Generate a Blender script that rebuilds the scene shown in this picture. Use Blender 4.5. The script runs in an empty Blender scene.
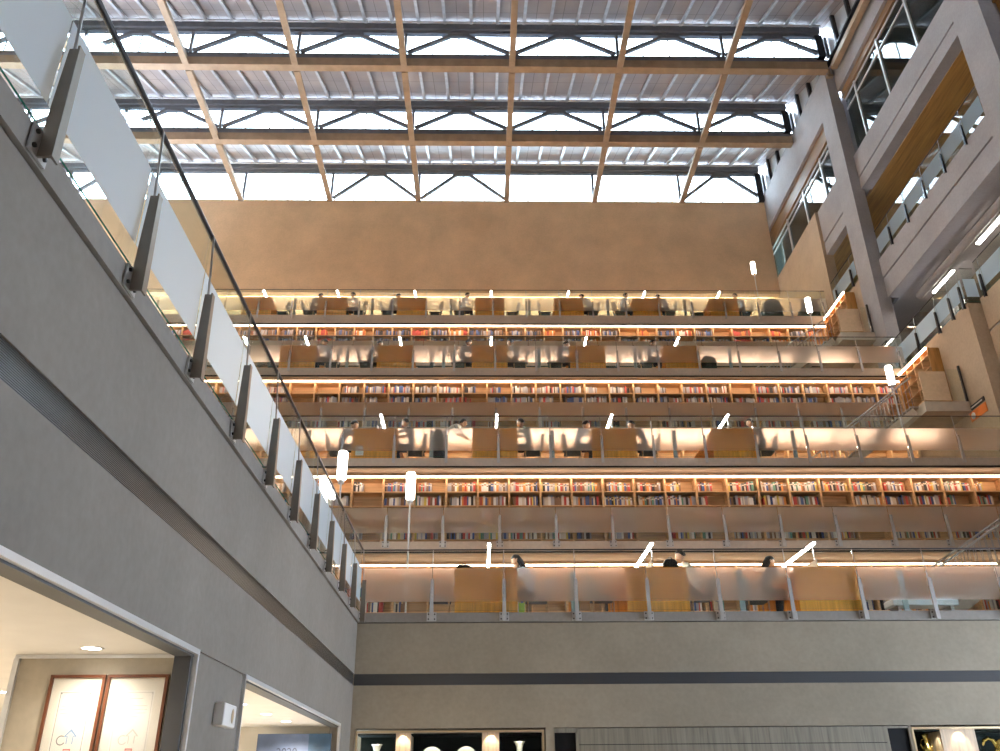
import bpy, bmesh, math, random
from mathutils import Vector, Matrix
random.seed(7)
C = bpy.context.scene.collection
PI = math.pi

# ------------------------------------------------------------------ materials
def nodemat(name):
    m = bpy.data.materials.new(name); m.use_nodes = True
    nt = m.node_tree; nt.nodes.clear()
    out = nt.nodes.new('ShaderNodeOutputMaterial')
    return m, nt, out

def N(nt, t, **kw):
    n = nt.nodes.new(t)
    for k, v in kw.items(): setattr(n, k, v)
    return n

def coords(nt, scale):
    tc = N(nt, 'ShaderNodeTexCoord'); mp = N(nt, 'ShaderNodeMapping')
    mp.inputs['Scale'].default_value = scale
    nt.links.new(tc.outputs['Object'], mp.inputs['Vector'])
    return mp.outputs['Vector']

def ramp(nt, fac, stops):
    r = N(nt, 'ShaderNodeValToRGB')
    e = r.color_ramp.elements
    while len(e) < len(stops): e.new(0.5)
    for i, (p, c) in enumerate(stops):
        e[i].position = p; e[i].color = (*c, 1)
    nt.links.new(fac, r.inputs['Fac'])
    return r.outputs['Color']

def mul(c, f): return tuple(min(1.0, x * f) for x in c)

def pbsdf(nt, out, rough=.5, metal=0., spec=.5):
    b = N(nt, 'ShaderNodeBsdfPrincipled')
    b.inputs['Roughness'].default_value = rough
    b.inputs['Metallic'].default_value = metal
    b.inputs['Specular IOR Level'].default_value = spec
    nt.links.new(b.outputs[0], out.inputs['Surface'])
    return b

def plain(name, col, rough=.5, metal=0., var=.12, scale=(3, 3, 3), spec=.5, detail=4):
    m, nt, out = nodemat(name)
    b = pbsdf(nt, out, rough, metal, spec)
    n = N(nt, 'ShaderNodeTexNoise'); n.inputs['Scale'].default_value = 1.0; n.inputs['Detail'].default_value = detail
    nt.links.new(coords(nt, scale), n.inputs['Vector'])
    col_o = ramp(nt, n.outputs['Fac'], [(.3, mul(col, 1 - var)), (.7, mul(col, 1 + var))])
    nt.links.new(col_o, b.inputs['Base Color'])
    return m

def plaster(name, col, rough=.75):
    m, nt, out = nodemat(name)
    b = pbsdf(nt, out, rough, 0, .3)
    v = coords(nt, (1, 1, 1))
    n1 = N(nt, 'ShaderNodeTexNoise'); n1.inputs['Scale'].default_value = .55; n1.inputs['Detail'].default_value = 6; n1.inputs['Roughness'].default_value = .65
    n2 = N(nt, 'ShaderNodeTexNoise'); n2.inputs['Scale'].default_value = 14; n2.inputs['Detail'].default_value = 5
    nt.links.new(v, n1.inputs['Vector']); nt.links.new(v, n2.inputs['Vector'])
    c1 = ramp(nt, n1.outputs['Fac'], [(.3, mul(col, .86)), (.7, mul(col, 1.12))])
    c2 = ramp(nt, n2.outputs['Fac'], [(.3, (.9, .9, .9)), (.7, (1, 1, 1))])
    mx = N(nt, 'ShaderNodeMix', data_type='RGBA', blend_type='MULTIPLY'); mx.inputs[0].default_value = 1
    nt.links.new(c1, mx.inputs[6]); nt.links.new(c2, mx.inputs[7])
    nt.links.new(mx.outputs[2], b.inputs['Base Color'])
    bp = N(nt, 'ShaderNodeBump'); bp.inputs['Strength'].default_value = .12; bp.inputs['Distance'].default_value = .02
    nt.links.new(n2.outputs['Fac'], bp.inputs['Height']); nt.links.new(bp.outputs[0], b.inputs['Normal'])
    return m

def wood(name, col, rough=.45, along='x', knots=False):
    m, nt, out = nodemat(name)
    b = pbsdf(nt, out, rough, 0, .4)
    sc = {'x': (.8, 14, 14), 'y': (14, .8, 14), 'z': (14, 14, .8)}[along]
    n = N(nt, 'ShaderNodeTexNoise'); n.inputs['Scale'].default_value = 1.2; n.inputs['Detail'].default_value = 7; n.inputs['Distortion'].default_value = .6
    nt.links.new(coords(nt, sc), n.inputs['Vector'])
    c = ramp(nt, n.outputs['Fac'], [(.25, mul(col, .68)), (.5, col), (.75, mul(col, 1.22))])
    if knots:
        vo = N(nt, 'ShaderNodeTexVoronoi'); vo.inputs['Scale'].default_value = 2.1
        nt.links.new(coords(nt, (1, 1, 1)), vo.inputs['Vector'])
        k = ramp(nt, vo.outputs['Distance'], [(.06, (.16, .09, .04)), (.15, (1, 1, 1))])
        mx = N(nt, 'ShaderNodeMix', data_type='RGBA', blend_type='MULTIPLY'); mx.inputs[0].default_value = .85
        nt.links.new(c, mx.inputs[6]); nt.links.new(k, mx.inputs[7]); c = mx.outputs[2]
    nt.links.new(c, b.inputs['Base Color'])
    return m

def emit(name, col, strength):
    m, nt, out = nodemat(name)
    e = N(nt, 'ShaderNodeEmission'); e.inputs['Color'].default_value = (*col, 1); e.inputs['Strength'].default_value = strength
    nt.links.new(e.outputs[0], out.inputs['Surface'])
    return m

def clear_glass(name, tint=(.93, .97, .95), ior=1.45):
    m, nt, out = nodemat(name)
    t = N(nt, 'ShaderNodeBsdfTransparent'); t.inputs['Color'].default_value = (*tint, 1)
    g = N(nt, 'ShaderNodeBsdfGlossy'); g.inputs['Roughness'].default_value = 0.02; g.inputs['Color'].default_value = (.95, .97, 1, 1)
    f = N(nt, 'ShaderNodeFresnel')
    ge = N(nt, 'ShaderNodeNewGeometry'); mr = N(nt, 'ShaderNodeMapRange')   # the same index from either side of the pane
    mr.inputs['To Min'].default_value = ior; mr.inputs['To Max'].default_value = 1 / ior
    nt.links.new(ge.outputs['Backfacing'], mr.inputs['Value']); nt.links.new(mr.outputs[0], f.inputs['IOR'])
    mx = N(nt, 'ShaderNodeMixShader')
    nt.links.new(f.outputs[0], mx.inputs[0]); nt.links.new(t.outputs[0], mx.inputs[1]); nt.links.new(g.outputs[0], mx.inputs[2])
    nt.links.new(mx.outputs[0], out.inputs['Surface'])
    return m

def frosted(name, col, clear=.3, blur=.5, rough=.35):
    """satin glass: some light passes straight, most is scattered, a little is milky"""
    m, nt, out = nodemat(name)
    r = N(nt, 'ShaderNodeBsdfRefraction'); r.inputs['Roughness'].default_value = rough; r.inputs['IOR'].default_value = 1.28
    r.inputs['Color'].default_value = (.98, .98, .98, 1)
    tr = N(nt, 'ShaderNodeBsdfTransparent'); tr.inputs['Color'].default_value = (.98, .98, .98, 1)
    d = N(nt, 'ShaderNodeBsdfDiffuse'); d.inputs['Color'].default_value = (*col, 1)
    t = N(nt, 'ShaderNodeBsdfTranslucent'); t.inputs['Color'].default_value = (*col, 1)
    a = N(nt, 'ShaderNodeMixShader'); a.inputs[0].default_value = .5
    nt.links.new(d.outputs[0], a.inputs[1]); nt.links.new(t.outputs[0], a.inputs[2])
    b = N(nt, 'ShaderNodeMixShader'); b.inputs[0].default_value = blur / (1 - clear)
    nt.links.new(a.outputs[0], b.inputs[1]); nt.links.new(r.outputs[0], b.inputs[2])
    c = N(nt, 'ShaderNodeMixShader'); c.inputs[0].default_value = clear
    nt.links.new(b.outputs[0], c.inputs[1]); nt.links.new(tr.outputs[0], c.inputs[2])
    nt.links.new(c.outputs[0], out.inputs['Surface'])
    return m

def tile_mat(name, cols, size, rough, metal=0.):
    """big sheets of slightly different tone, with seams"""
    m, nt, out = nodemat(name)
    b = pbsdf(nt, out, rough, metal, .4)
    br = N(nt, 'ShaderNodeTexBrick'); br.offset = 0; br.squash = 1
    br.inputs['Color1'].default_value = (*cols[0], 1); br.inputs['Color2'].default_value = (*cols[1], 1)
    br.inputs['Mortar'].default_value = (*mul(cols[0], .45), 1)
    br.inputs['Scale'].default_value = 1; br.inputs['Mortar Size'].default_value = .012
    br.inputs['Brick Width'].default_value = size[0]; br.inputs['Row Height'].default_value = size[1]
    nt.links.new(coords(nt, (1, 1, 1)), br.inputs['Vector'])
    n = N(nt, 'ShaderNodeTexNoise'); n.inputs['Scale'].default_value = .7; n.inputs['Detail'].default_value = 3
    nt.links.new(coords(nt, (1, 1, 1)), n.inputs['Vector'])
    c2 = ramp(nt, n.outputs['Fac'], [(.35, (.78, .8, .86)), (.65, (1, 1, 1))])
    mx = N(nt, 'ShaderNodeMix', data_type='RGBA', blend_type='MULTIPLY'); mx.inputs[0].default_value = .8
    nt.links.new(br.outputs['Color'], mx.inputs[6]); nt.links.new(c2, mx.inputs[7])
    nt.links.new(mx.outputs[2], b.inputs['Base Color'])
    return m

def louvre(name, col, pitch):
    m, nt, out = nodemat(name)
    b = pbsdf(nt, out, .3, .15, .5)
    w = N(nt, 'ShaderNodeTexWave'); w.bands_direction = 'Z'; w.inputs['Scale'].default_value = 1.0 / pitch / 3.0
    nt.links.new(coords(nt, (1, 1, 1)), w.inputs['Vector'])
    c = ramp(nt, w.outputs['Fac'], [(.3, mul(col, .6)), (.7, mul(col, 1.2))])
    nt.links.new(c, b.inputs['Base Color'])
    bp = N(nt, 'ShaderNodeBump'); bp.inputs['Strength'].default_value = .5; bp.inputs['Distance'].default_value = .01
    nt.links.new(w.outputs['Fac'], bp.inputs['Height']); nt.links.new(bp.outputs[0], b.inputs['Normal'])
    return m

M = {}
M['grey_plaster'] = plaster('grey_plaster', (.278, .25, .218))
M['grey_plaster_fascia'] = plaster('fascia_plaster', (.30, .277, .25))
M['warm_lit_grey'] = plaster('warm_lit_plaster', (.335, .29, .222))  # same plaster as the left wall, with warm light put into its colour
M['tan_wall'] = plaster('tan_plaster', (.78, .565, .365))
M['tan_fascia'] = plaster('tan_fascia', (.58, .49, .40))
M['facade'] = plaster('facade_plaster', (.40, .385, .395))
M['tan_panel'] = plaster('tan_panel', (.52, .40, .28))
M['cream_wall'] = plaster('cream_wall', (.74, .66, .50))
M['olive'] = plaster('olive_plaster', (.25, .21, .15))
M['floor_grey'] = plain('floor_grey', (.52, .45, .36), .55)
M['soffit_wood'] = wood('soffit_wood', (.54, .41, .28), .5, 'x')
M['soffit_gold'] = wood('soffit_gold', (.52, .30, .10), .5, 'y')
M['brown_trim'] = wood('brown_trim', (.26, .15, .07), .5, 'y')
M['shelf_wood'] = wood('shelf_wood', (.62, .41, .22), .5, 'x')
M['desk_wood'] = wood('desk_wood', (.80, .35, .055), .42, 'z', knots=True)
M['pale_wood'] = wood('pale_wood', (.72, .56, .40), .5, 'z')
M['dark_wood'] = wood('dark_wood', (.16, .055, .025), .35, 'z')
M['end_wood'] = wood('end_wood', (.52, .25, .07), .45, 'z')
M['panel_wood'] = wood('panel_wood', (.25, .225, .175), .6, 'z')
M['steel'] = plain('brushed_steel', (.42, .42, .42), .35, .85, .06, (8, 8, 8))
M['bronze_steel'] = plain('bronze_steel', (.27, .23, .19), .4, .6, .06, (8, 8, 8))
M['plate_steel'] = plain('plate_steel', (.52, .51, .5), .4, .4, .06, (8, 8, 8))
M['dark_steel'] = plain('dark_steel', (.05, .05, .055), .3, .6)
M['black'] = plain('matt_black', (.008, .008, .009), .6, spec=.2)
M['bolt'] = plain('bolt_black', (.03, .03, .03), .4, .5)
M['truss_grey'] = plain('truss_grey_paint', (.19, .20, .23), .5)
M['truss_tan'] = plain('truss_tan_paint', (.42, .31, .21), .55)
M['purlin'] = plain('purlin_grey_paint', (.52, .52, .54), .4, .2)
M['deck'] = tile_mat('roof_sheets', ((.37, .32, .30), (.42, .34, .29)), (1.05, 1.15), .45)
M['white_paint'] = plain('white_paint', (.78, .77, .74), .6, 0, .03)
M['white_metal'] = plain('white_metal', (.7, .71, .72), .35, .3, .04)
M['room_wall'] = plain('room_wall', (.66, .62, .54), .7, 0, .06)
M['partition'] = plaster('partition_stone', (.50, .45, .36))
M['header_grey'] = plain('header_grey', (.09, .095, .105), .5)
M['band_louvre'] = louvre('slot_louvre', (.075, .07, .062), .0125)
M['band_louvre_back'] = louvre('slot_louvre_back', (.055, .058, .065), .0125)
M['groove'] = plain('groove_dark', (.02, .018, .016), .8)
M['glass'] = clear_glass('clear_glass')
M['picture_glass'] = clear_glass('picture_glass', (.99, .99, .99), 1.3)
M['glass_dark'] = clear_glass('window_glass', (.55, .6, .56), 1.6)
M['case_glass'] = clear_glass('case_glass', (.92, .95, .94), 1.15)
M['glass_edge'] = plain('glass_edge_green', (.05, .30, .22), .2)
M['frost'] = frosted('frosted_band', (.92, .83, .72), .0, .78, .5)
M['frost_left'] = frosted('frosted_band_pale', (.56, .70, .82), .0, .10, .4)
M['led'] = emit('led_strip', (1.0, .68, .46), 9.5)
M['led_cove'] = emit('cove_led', (1.0, .82, .52), 20)
M['lamp_glow'] = emit('lamp_glow', (1.0, .93, .82), 9)
M['task_glow'] = emit('task_light_glow', (1.0, .96, .92), 26)
M['tube_glow'] = emit('corridor_tube', (1.0, .90, .8), 24)
M['downlight'] = emit('downlight_glow', (1.0, .95, .85), 14)
M['skin'] = plain('skin', (.60, .37, .25), .5, 0, .05)
M['eye'] = plain('eye_dark', (.02, .015, .012), .3)
M['lips'] = plain('lips', (.42, .17, .13), .5)
M['hair_black'] = plain('hair_black', (.012, .010, .009), .45, 0, .3, (30, 30, 30))
M['hair_brown'] = plain('hair_brown', (.035, .02, .012), .45, 0, .3, (30, 30, 30))
M['trousers'] = plain('dark_trousers', (.03, .035, .05), .8)
M['shoe'] = plain('shoe', (.03, .025, .02), .5)
M['poster_blue'] = plain('poster_blue', (.10, .14, .24), .5, 0, .5, (1.2, 1.2, 1.2))
M['poster_ink'] = plain('poster_ink', (.02, .025, .05), .6)
M['paper'] = plain('paper', (.84, .82, .76), .7, 0, .02)
M['mount'] = plain('mount_board', (.80, .77, .68), .7, 0, .02)
M['ink_grey'] = plain('ink_grey', (.28, .27, .26), .7)
M['ink_faint'] = plain('ink_faint', (.62, .60, .56), .7)
M['ink_blue'] = plain('ink_blue', (.25, .42, .66), .7)
M['seal_red'] = plain('seal_red', (.70, .10, .10), .7)
M['seal_pink'] = plain('seal_pink', (.80, .55, .52), .7)
M['porcelain'] = plain('porcelain', (.80, .79, .72), .25, 0, .04)
M['plate_orange'] = plain('plate_orange', (.70, .22, .07), .4, 0, .4, (14, 14, 14))
M['gold'] = plain('gold', (.80, .58, .18), .22, .9, .05)
M['case_dark'] = plain('case_dark', (.010, .015, .014), .8, spec=.15)
M['brass_trim'] = plain('brass_trim', (.62, .47, .28), .35, .5)
M['orange'] = plain('sign_orange', (.80, .22, .04), .5)
M['lime'] = plain('lime', (.40, .62, .06), .5)
M['red_bag'] = plain('red_bag', (.40, .04, .04), .6)
M['navy'] = plain('navy', (.03, .04, .09), .7)
M['grey_green'] = plain('armchair_fabric', (.07, .085, .075), .85, 0, .15, (20, 20, 20))
M['chair_grey'] = plain('chair_fabric', (.10, .12, .13), .85, 0, .2, (20, 20, 20))
M['bollard'] = plain('bollard_paint', (.36, .42, .43), .45)
M['tread'] = plain('stair_stone', (.36, .32, .27), .6)

def stripes(name, a, b_, n):
    m, nt, out = nodemat(name)
    b = pbsdf(nt, out, .8)
    w = N(nt, 'ShaderNodeTexWave'); w.bands_direction = 'Y'; w.inputs['Scale'].default_value = n
    nt.links.new(coords(nt, (1, 1, 1)), w.inputs['Vector'])
    nt.links.new(ramp(nt, w.outputs['Fac'], [(.4, a), (.6, b_)]), b.inputs['Base Color'])
    return m
M['striped'] = stripes('striped_chair', (.10, .13, .16), (.30, .33, .36), 3.2)

CLOTH = {}
def cloth(n, c):
    if n not in CLOTH: CLOTH[n] = plain('cloth_' + n, c, .85, 0, .1, (12, 12, 12))
    return CLOTH[n]
cloth('pale_blue', (.45, .52, .60)); cloth('cream', (.68, .62, .50)); cloth('white', (.75, .74, .72))
cloth('charcoal', (.05, .055, .065)); cloth('grey', (.22, .23, .25)); cloth('olive_green', (.15, .19, .14))
cloth('navy_blue', (.04, .06, .13)); cloth('black', (.02, .02, .023))

# ------------------------------------------------------------------ mesh builder
class MB:
    def __init__(s): s.v = []; s.f = []; s.mi = []; s.sm = []
    def add(s, vs, fs, mi=0, smooth=False):
        b = len(s.v); s.v.extend(tuple(v) for v in vs)
        for f in fs:
            s.f.append(tuple(b + i for i in f)); s.mi.append(mi); s.sm.append(smooth)
        return s
    def box(s, x0, x1, y0, y1, z0, z1, mi=0):
        x0, x1 = min(x0, x1), max(x0, x1); y0, y1 = min(y0, y1), max(y0, y1); z0, z1 = min(z0, z1), max(z0, z1)
        v = [(x0, y0, z0), (x1, y0, z0), (x1, y1, z0), (x0, y1, z0), (x0, y0, z1), (x1, y0, z1), (x1, y1, z1), (x0, y1, z1)]
        f = [(0, 3, 2, 1), (4, 5, 6, 7), (0, 1, 5, 4), (1, 2, 6, 5), (2, 3, 7, 6), (3, 0, 4, 7)]
        return s.add(v, f, mi)
    def bar(s, a, b, w, h, mi=0, up=(0, 0, 1)):
        """rectangular bar from a to b, w across, h along up"""
        a = Vector(a); b = Vector(b); d = (b - a).normalized(); u = Vector(up)
        sd = d.cross(u)
        if sd.length < 1e-5: sd = d.cross(Vector((1, 0, 0)))
        sd.normalize(); u = sd.cross(d).normalized()
        v = []
        for p in (a, b):
            for i, j in ((-1, -1), (1, -1), (1, 1), (-1, 1)): v.append(p + sd * (i * w / 2) + u * (j * h / 2))
        return s.add(v, [(0, 1, 2, 3), (7, 6, 5, 4), (0, 4, 5, 1), (1, 5, 6, 2), (2, 6, 7, 3), (3, 7, 4, 0)], mi)
    def tube(s, pts, r, n=8, mi=0, smooth=True):
        pts = [Vector(p) for p in pts]; rs = r if isinstance(r, (list, tuple)) else [r] * len(pts)
        v = []
        for i, p in enumerate(pts):
            d = (pts[min(i + 1, len(pts) - 1)] - pts[max(i - 1, 0)]).normalized()
            a = d.cross(Vector((0, 0, 1)))
            if a.length < 1e-4: a = Vector((1, 0, 0))
            a.normalize(); b = d.cross(a)
            for k in range(n):
                t = 2 * PI * k / n; v.append(p + (a * math.cos(t) + b * math.sin(t)) * rs[i])
        f = []
        for i in range(len(pts) - 1):
            for k in range(n):
                f.append((i * n + k, i * n + (k + 1) % n, (i + 1) * n + (k + 1) % n, (i + 1) * n + k))
        s.add(v, f, mi, smooth)
        e = len(pts) - 1
        s.add(v[:n], [tuple(range(n - 1, -1, -1))], mi); s.add(v[e * n:], [tuple(range(n))], mi)
        return s
    def lathe(s, prof, n=16, mi=0, c=(0, 0, 0), axis='z'):
        v = []
        for r, z in prof:
            for k in range(n):
                t = 2 * PI * k / n
                p = (r * math.cos(t), r * math.sin(t), z)
                if axis == 'y': p = (p[0], p[2], p[1])
                v.append((p[0] + c[0], p[1] + c[1], p[2] + c[2]))
        f = [(i * n + k, i * n + (k + 1) % n, (i + 1) * n + (k + 1) % n, (i + 1) * n + k) for i in range(len(prof) - 1) for k in range(n)]
        return s.add(v, f, mi, True)
    def prism(s, poly, d, mi=0):
        """extrude polygon (3d points) by vector d"""
        n = len(poly); d = Vector(d); a = [Vector(p) for p in poly]; b = [p + d for p in a]
        f = [tuple(range(n)), tuple(range(2 * n - 1, n - 1, -1))] + [(i, (i + 1) % n, n + (i + 1) % n, n + i) for i in range(n)]
        s.add(a + b, f, mi)
        return s
    def mesh(s, name, mats, fix=True):
        me = bpy.data.meshes.new(name); me.from_pydata(s.v, [], s.f)
        for m in (mats if isinstance(mats, (list, tuple)) else [mats]): me.materials.append(m)
        me.polygons.foreach_set('material_index', s.mi); me.polygons.foreach_set('use_smooth', s.sm)
        if fix:
            bm = bmesh.new(); bm.from_mesh(me); bmesh.ops.recalc_face_normals(bm, faces=bm.faces); bm.to_mesh(me); bm.free()
        me.update()
        return me
    def build(s, name, mats, parent=None, loc=None):
        return link(name, s.mesh(name, mats), parent, loc)

def link(name, me, parent=None, loc=None, rot=None):
    o = bpy.data.objects.new(name, me); C.objects.link(o)
    if parent is not None: o.parent = parent
    if loc is not None: o.location = loc
    if rot is not None: o.rotation_euler = rot
    return o
def bevel(o, w, n=2):
    m = o.modifiers.new('b', 'BEVEL'); m.width = w; m.segments = n; m.limit_method = 'ANGLE'
    return o

def tag(o, label, cat, group=None, kind=None):
    o['label'] = label; o['category'] = cat
    if group: o['group'] = group
    if kind: o['kind'] = kind
    return o
def thing(name, label, cat, loc=(0, 0, 0), rz=0, group=None):
    o = link(name, None, None, loc, (0, 0, rz)); o.empty_display_size = .2
    return tag(o, label, cat, group)
def struct(name, mb, mats, label, cat):
    o = mb.build(name, mats) if isinstance(mb, MB) else link(name, mb)
    return tag(o, label, cat, None, 'structure')
def tree_copy(o, parent=None):
    c = o.copy(); C.objects.link(c)
    if parent is not None: c.parent = parent
    for ch in o.children: tree_copy(ch, c)
    return c
ORD = ['first', 'second', 'third', 'fourth', 'fifth', 'sixth', 'seventh', 'eighth', 'ninth', 'tenth', 'eleventh', 'twelfth']

def area(name, loc, size, power, col, rot=(0, 0, 0), sy=None):
    l = bpy.data.lights.new(name, 'AREA'); l.energy = power; l.color = col; l.size = size
    if sy: l.shape = 'RECTANGLE'; l.size_y = sy
    o = bpy.data.objects.new(name, l); C.objects.link(o); o.location = loc; o.rotation_euler = rot
    return o
def spot(name, loc, power, col, ang, rot=(0, 0, 0), blend=.5, r=.03):
    l = bpy.data.lights.new(name, 'SPOT'); l.energy = power; l.color = col; l.spot_size = ang; l.spot_blend = blend; l.shadow_soft_size = r
    o = bpy.data.objects.new(name, l); C.objects.link(o); o.location = loc; o.rotation_euler = rot
    return o

# ------------------------------------------------------------------ levels (metres; eye at z 1.6, ground 0)
GX = 13.6            # right-hand wall plane
RX = -21.0            # the roof and the tan wall run on farther to the left
LX = -14.5           # how far the terraces run on behind the left-hand deck
DX = -2.22           # face of the left-hand wall
L = {1: (15.52, 4.567), 2: (19.88, 9.165), 3: (23.98, 13.755), 4: (28.52, 18.345)}
G = {1: (19.04, 6.83), 2: (23.23, 11.42), 3: (27.75, 15.99)}
SH = {'L1': (20.02, 4.567, 6.55), 'G1': (20.50, 6.83, 8.91), 'L2': (24.15, 9.165, 11.14), 'G2': (24.33, 11.42, 13.45),
      'L3': (28.55, 13.755, 15.71), 'G3': (28.66, 15.99, 17.93)}

# ------------------------------------------------------------------ ground and room shell
struct('floor', MB().box(-16, 18, -6, 17, -.2, 0), M['floor_grey'], 'grey stone ground floor of the atrium', 'floor')

# left-hand wall with two shop-front openings
w = MB()
w.box(DX - .16, DX, -3, 15.52, 2.65, 3.345); w.box(DX - .16, DX, -3, 15.52, 3.535, 4.385)
w.box(DX - .16, DX - .05, -3, 15.52, 3.345, 3.535)
w.box(DX - .17, DX - .02, 7.0, 8.42, 0, 2.65); w.box(DX - .16, DX, 14.36, 15.52, 0, 2.65); w.box(DX - .16, DX, -3, 1.5, 0, 2.65)
struct('wall_left', w, M['grey_plaster'], 'long grey plaster wall on the left below the glass balustrade', 'wall')
struct('trim_1', MB().box(DX - .049, DX - .012, -3, 15.5, 3.347, 3.533), M['band_louvre'], 'dark grey slot grille running along the left wall', 'grille')
t = MB(); t.box(DX - .3, DX + .025, -3, 15.6, 4.40, 4.565)
struct('trim_2', t, M['grey_plaster_fascia'], 'grey fascia edge of the left balcony above the groove', 'fascia')
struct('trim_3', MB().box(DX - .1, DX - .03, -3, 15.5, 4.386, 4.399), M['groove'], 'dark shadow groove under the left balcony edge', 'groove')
for i, (a, b) in enumerate(((1.5, 6.97), (8.42, 14.36))):
    t = MB(); t.box(DX - .02, DX + .012, a, b, 2.615, 2.655)
    t.box(DX - .03, DX + .01, a, a + .03, 0, 2.62); t.box(DX - .03, DX + .01, b - .03, b, 0, 2.62)
    struct('trim_%d' % (4 + i), t, M['white_metal'], ('pale metal edge around the opening with the framed certificates', 'pale metal edge around the opening with the blue poster')[i], 'trim')
    t = MB(); t.box(DX - .16, DX - .021, a, b, 2.60, 2.648)
    if i == 0: t.box(DX - .16, DX - .031, b - .07, b, 0, 2.6)
    struct('trim_%d' % (6 + i), t, M['header_grey'], ('dark grey header track over the opening with the certificates', 'dark header track over the opening with the blue poster')[i], 'trim')
# the room behind it
t = MB(); t.box(-9, DX - .17, -3, 15.4, 2.63, 2.75)
struct('ceiling', t, M['white_paint'], 'white ceiling of the ground floor room on the left', 'ceiling')
t = MB(); t.box(-9.1, -9, -3, 15.4, 0, 2.63)
struct('wall_room', t, M['room_wall'], 'pale far wall of the ground floor room on the left', 'wall')
t = MB(); t.box(-3.60, DX - .17, 7.0, 7.14, 0, 2.60)
struct('wall_partition', t, M['partition'], 'beige stone partition carrying the framed certificates', 'wall')
t = MB(); t.box(-3.64, -3.60, 6.97, 7.17, 0, 2.60); t.box(-3.64, DX - .18, 6.985, 7.0, 2.60, 2.628)
struct('trim_8', t, M['white_metal'], 'thin pale metal edge of the certificate partition', 'trim')
t = MB(); t.box(-9, DX - .17, 14.6, 14.75, 0, 2.63); t.box(-4.3, -4.15, 9.0, 14.6, 0, 2.35)
struct('wall_end', t, M['room_wall'], 'pale end wall and low divider of the room with the poster', 'wall')

# floor slab of the left-hand deck, L1 and everything above
t = MB(); t.box(RX, DX - .3, -6, 15.6, 4.2, 4.56); t.box(LX, 13.9, 15.6, 20.05, 4.2, 4.56)
t.box(LX, DX - .3, 15.4, 15.6, 4.2, 4.56)
struct('floor_terrace_1', t, M['floor_grey'], 'floor of the left balcony and lowest reading terrace', 'floor')
def terrace(n, Y, Z, depth, th, wood_x, label):
    t = MB(); t.box(LX, 13.95, Y + .06, Y + depth, Z - th - .05, Z - .003, 1)
    t.box(LX, 13.95, Y + .02, Y + .06, Z - th - .03, Z - .002, 2)
    t.box(LX, 13.95, Y, Y + .12, Z - th, Z, 0)
    struct(n, t, [M['tan_fascia'], M['soffit_wood'], M['groove']], label, 'floor')
terrace('floor_gallery_1', G[1][0], G[1][1], 1.5, .225, 0, 'slab edge and wooden soffit of the lowest book gallery')
terrace('floor_terrace_2', L[2][0], L[2][1], 4.4, .20, 0, 'slab edge and wooden soffit of second reading terrace')
terrace('floor_gallery_2', G[2][0], G[2][1], 1.15, .225, 0, 'slab of the second book gallery')
terrace('floor_terrace_3', L[3][0], L[3][1], 4.75, .25, 0, 'slab edge and wooden soffit of third reading terrace')
terrace('floor_gallery_3', G[3][0], G[3][1], 1.0, .225, 0, 'slab of the third book gallery')
terrace('floor_terrace_4', L[4][0], L[4][1], 5.0, .36, 0, 'slab edge of the topmost reading terrace')

# wall facing the camera under the lowest terrace
FY = 15.52
w = MB()
w.box(DX - .2, 14, FY, FY + .3, 2.655, 3.345); w.box(DX - .2, 14, FY, FY + .3, 3.535, 4.385); w.box(DX - .2, 14, FY + .05, FY + .3, 3.345, 3.535)
w.box(1.06, 1.20, FY, FY + .3, 0, 2.655); w.box(7.24, 7.29, FY, FY + .3, 0, 2.655)
w.box(DX - .2, -2.15, FY, FY + .3, 0, 2.655)
w.box(DX - .2, 14, FY + .9, FY + 1.1, 0, 4.3)
struct('wall_front', w, M['warm_lit_grey'], 'grey plaster wall under the lowest reading terrace', 'wall')
struct('trim_9', MB().box(DX, 14, FY + .012, FY + .049, 3.347, 3.533), M['band_louvre_back'], 'dark slot grille running across the far grey wall', 'grille')
struct('trim_10', MB().box(DX + .03, 14, FY - .025, FY + .3, 4.40, 4.562), M['grey_plaster_fascia'], 'grey fascia edge of the lowest terrace', 'fascia')
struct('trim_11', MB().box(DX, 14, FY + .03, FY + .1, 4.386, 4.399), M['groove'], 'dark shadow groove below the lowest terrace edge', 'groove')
t = MB()
zs = [0, .75, 1.55, 2.385, 2.645]; xs = [1.62, 2.7, 3.8, 4.85, 5.85, 6.84]
for i in range(4):
    for j in range(5): t.box(xs[j] + .002, xs[j + 1] - .002, FY, FY + .25, zs[i] + .006, zs[i + 1] - .006)
t.box(1.20, 1.21, FY - .01, FY + .25, 0, 2.6); t.box(1.57, 1.62, FY, FY + .25, 0, 2.645); t.box(6.84, 6.88, FY, FY + .25, 0, 2.645); t.box(1.62, 6.84, FY + .02, FY + .2, 0, 2.645, 1)
t.box(1.2, 1.6, FY, FY + .25, 2.575, 2.645); t.box(6.86, 7.26, FY, FY + .25, 2.61, 2.645)
struct('wall_panelling', t, [M['panel_wood'], M['groove']], 'grey wood wall panels with fine joints between the display cases', 'wall')
t = MB(); t.box(1.21, 1.57, FY + .05, FY + .1, 0, 2.575); t.box(6.88, 7.24, FY + .05, FY + .1, 0, 2.61)
struct('window_2', t, M['black'], 'two narrow black glass panels beside the display cases', 'window')

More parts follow.
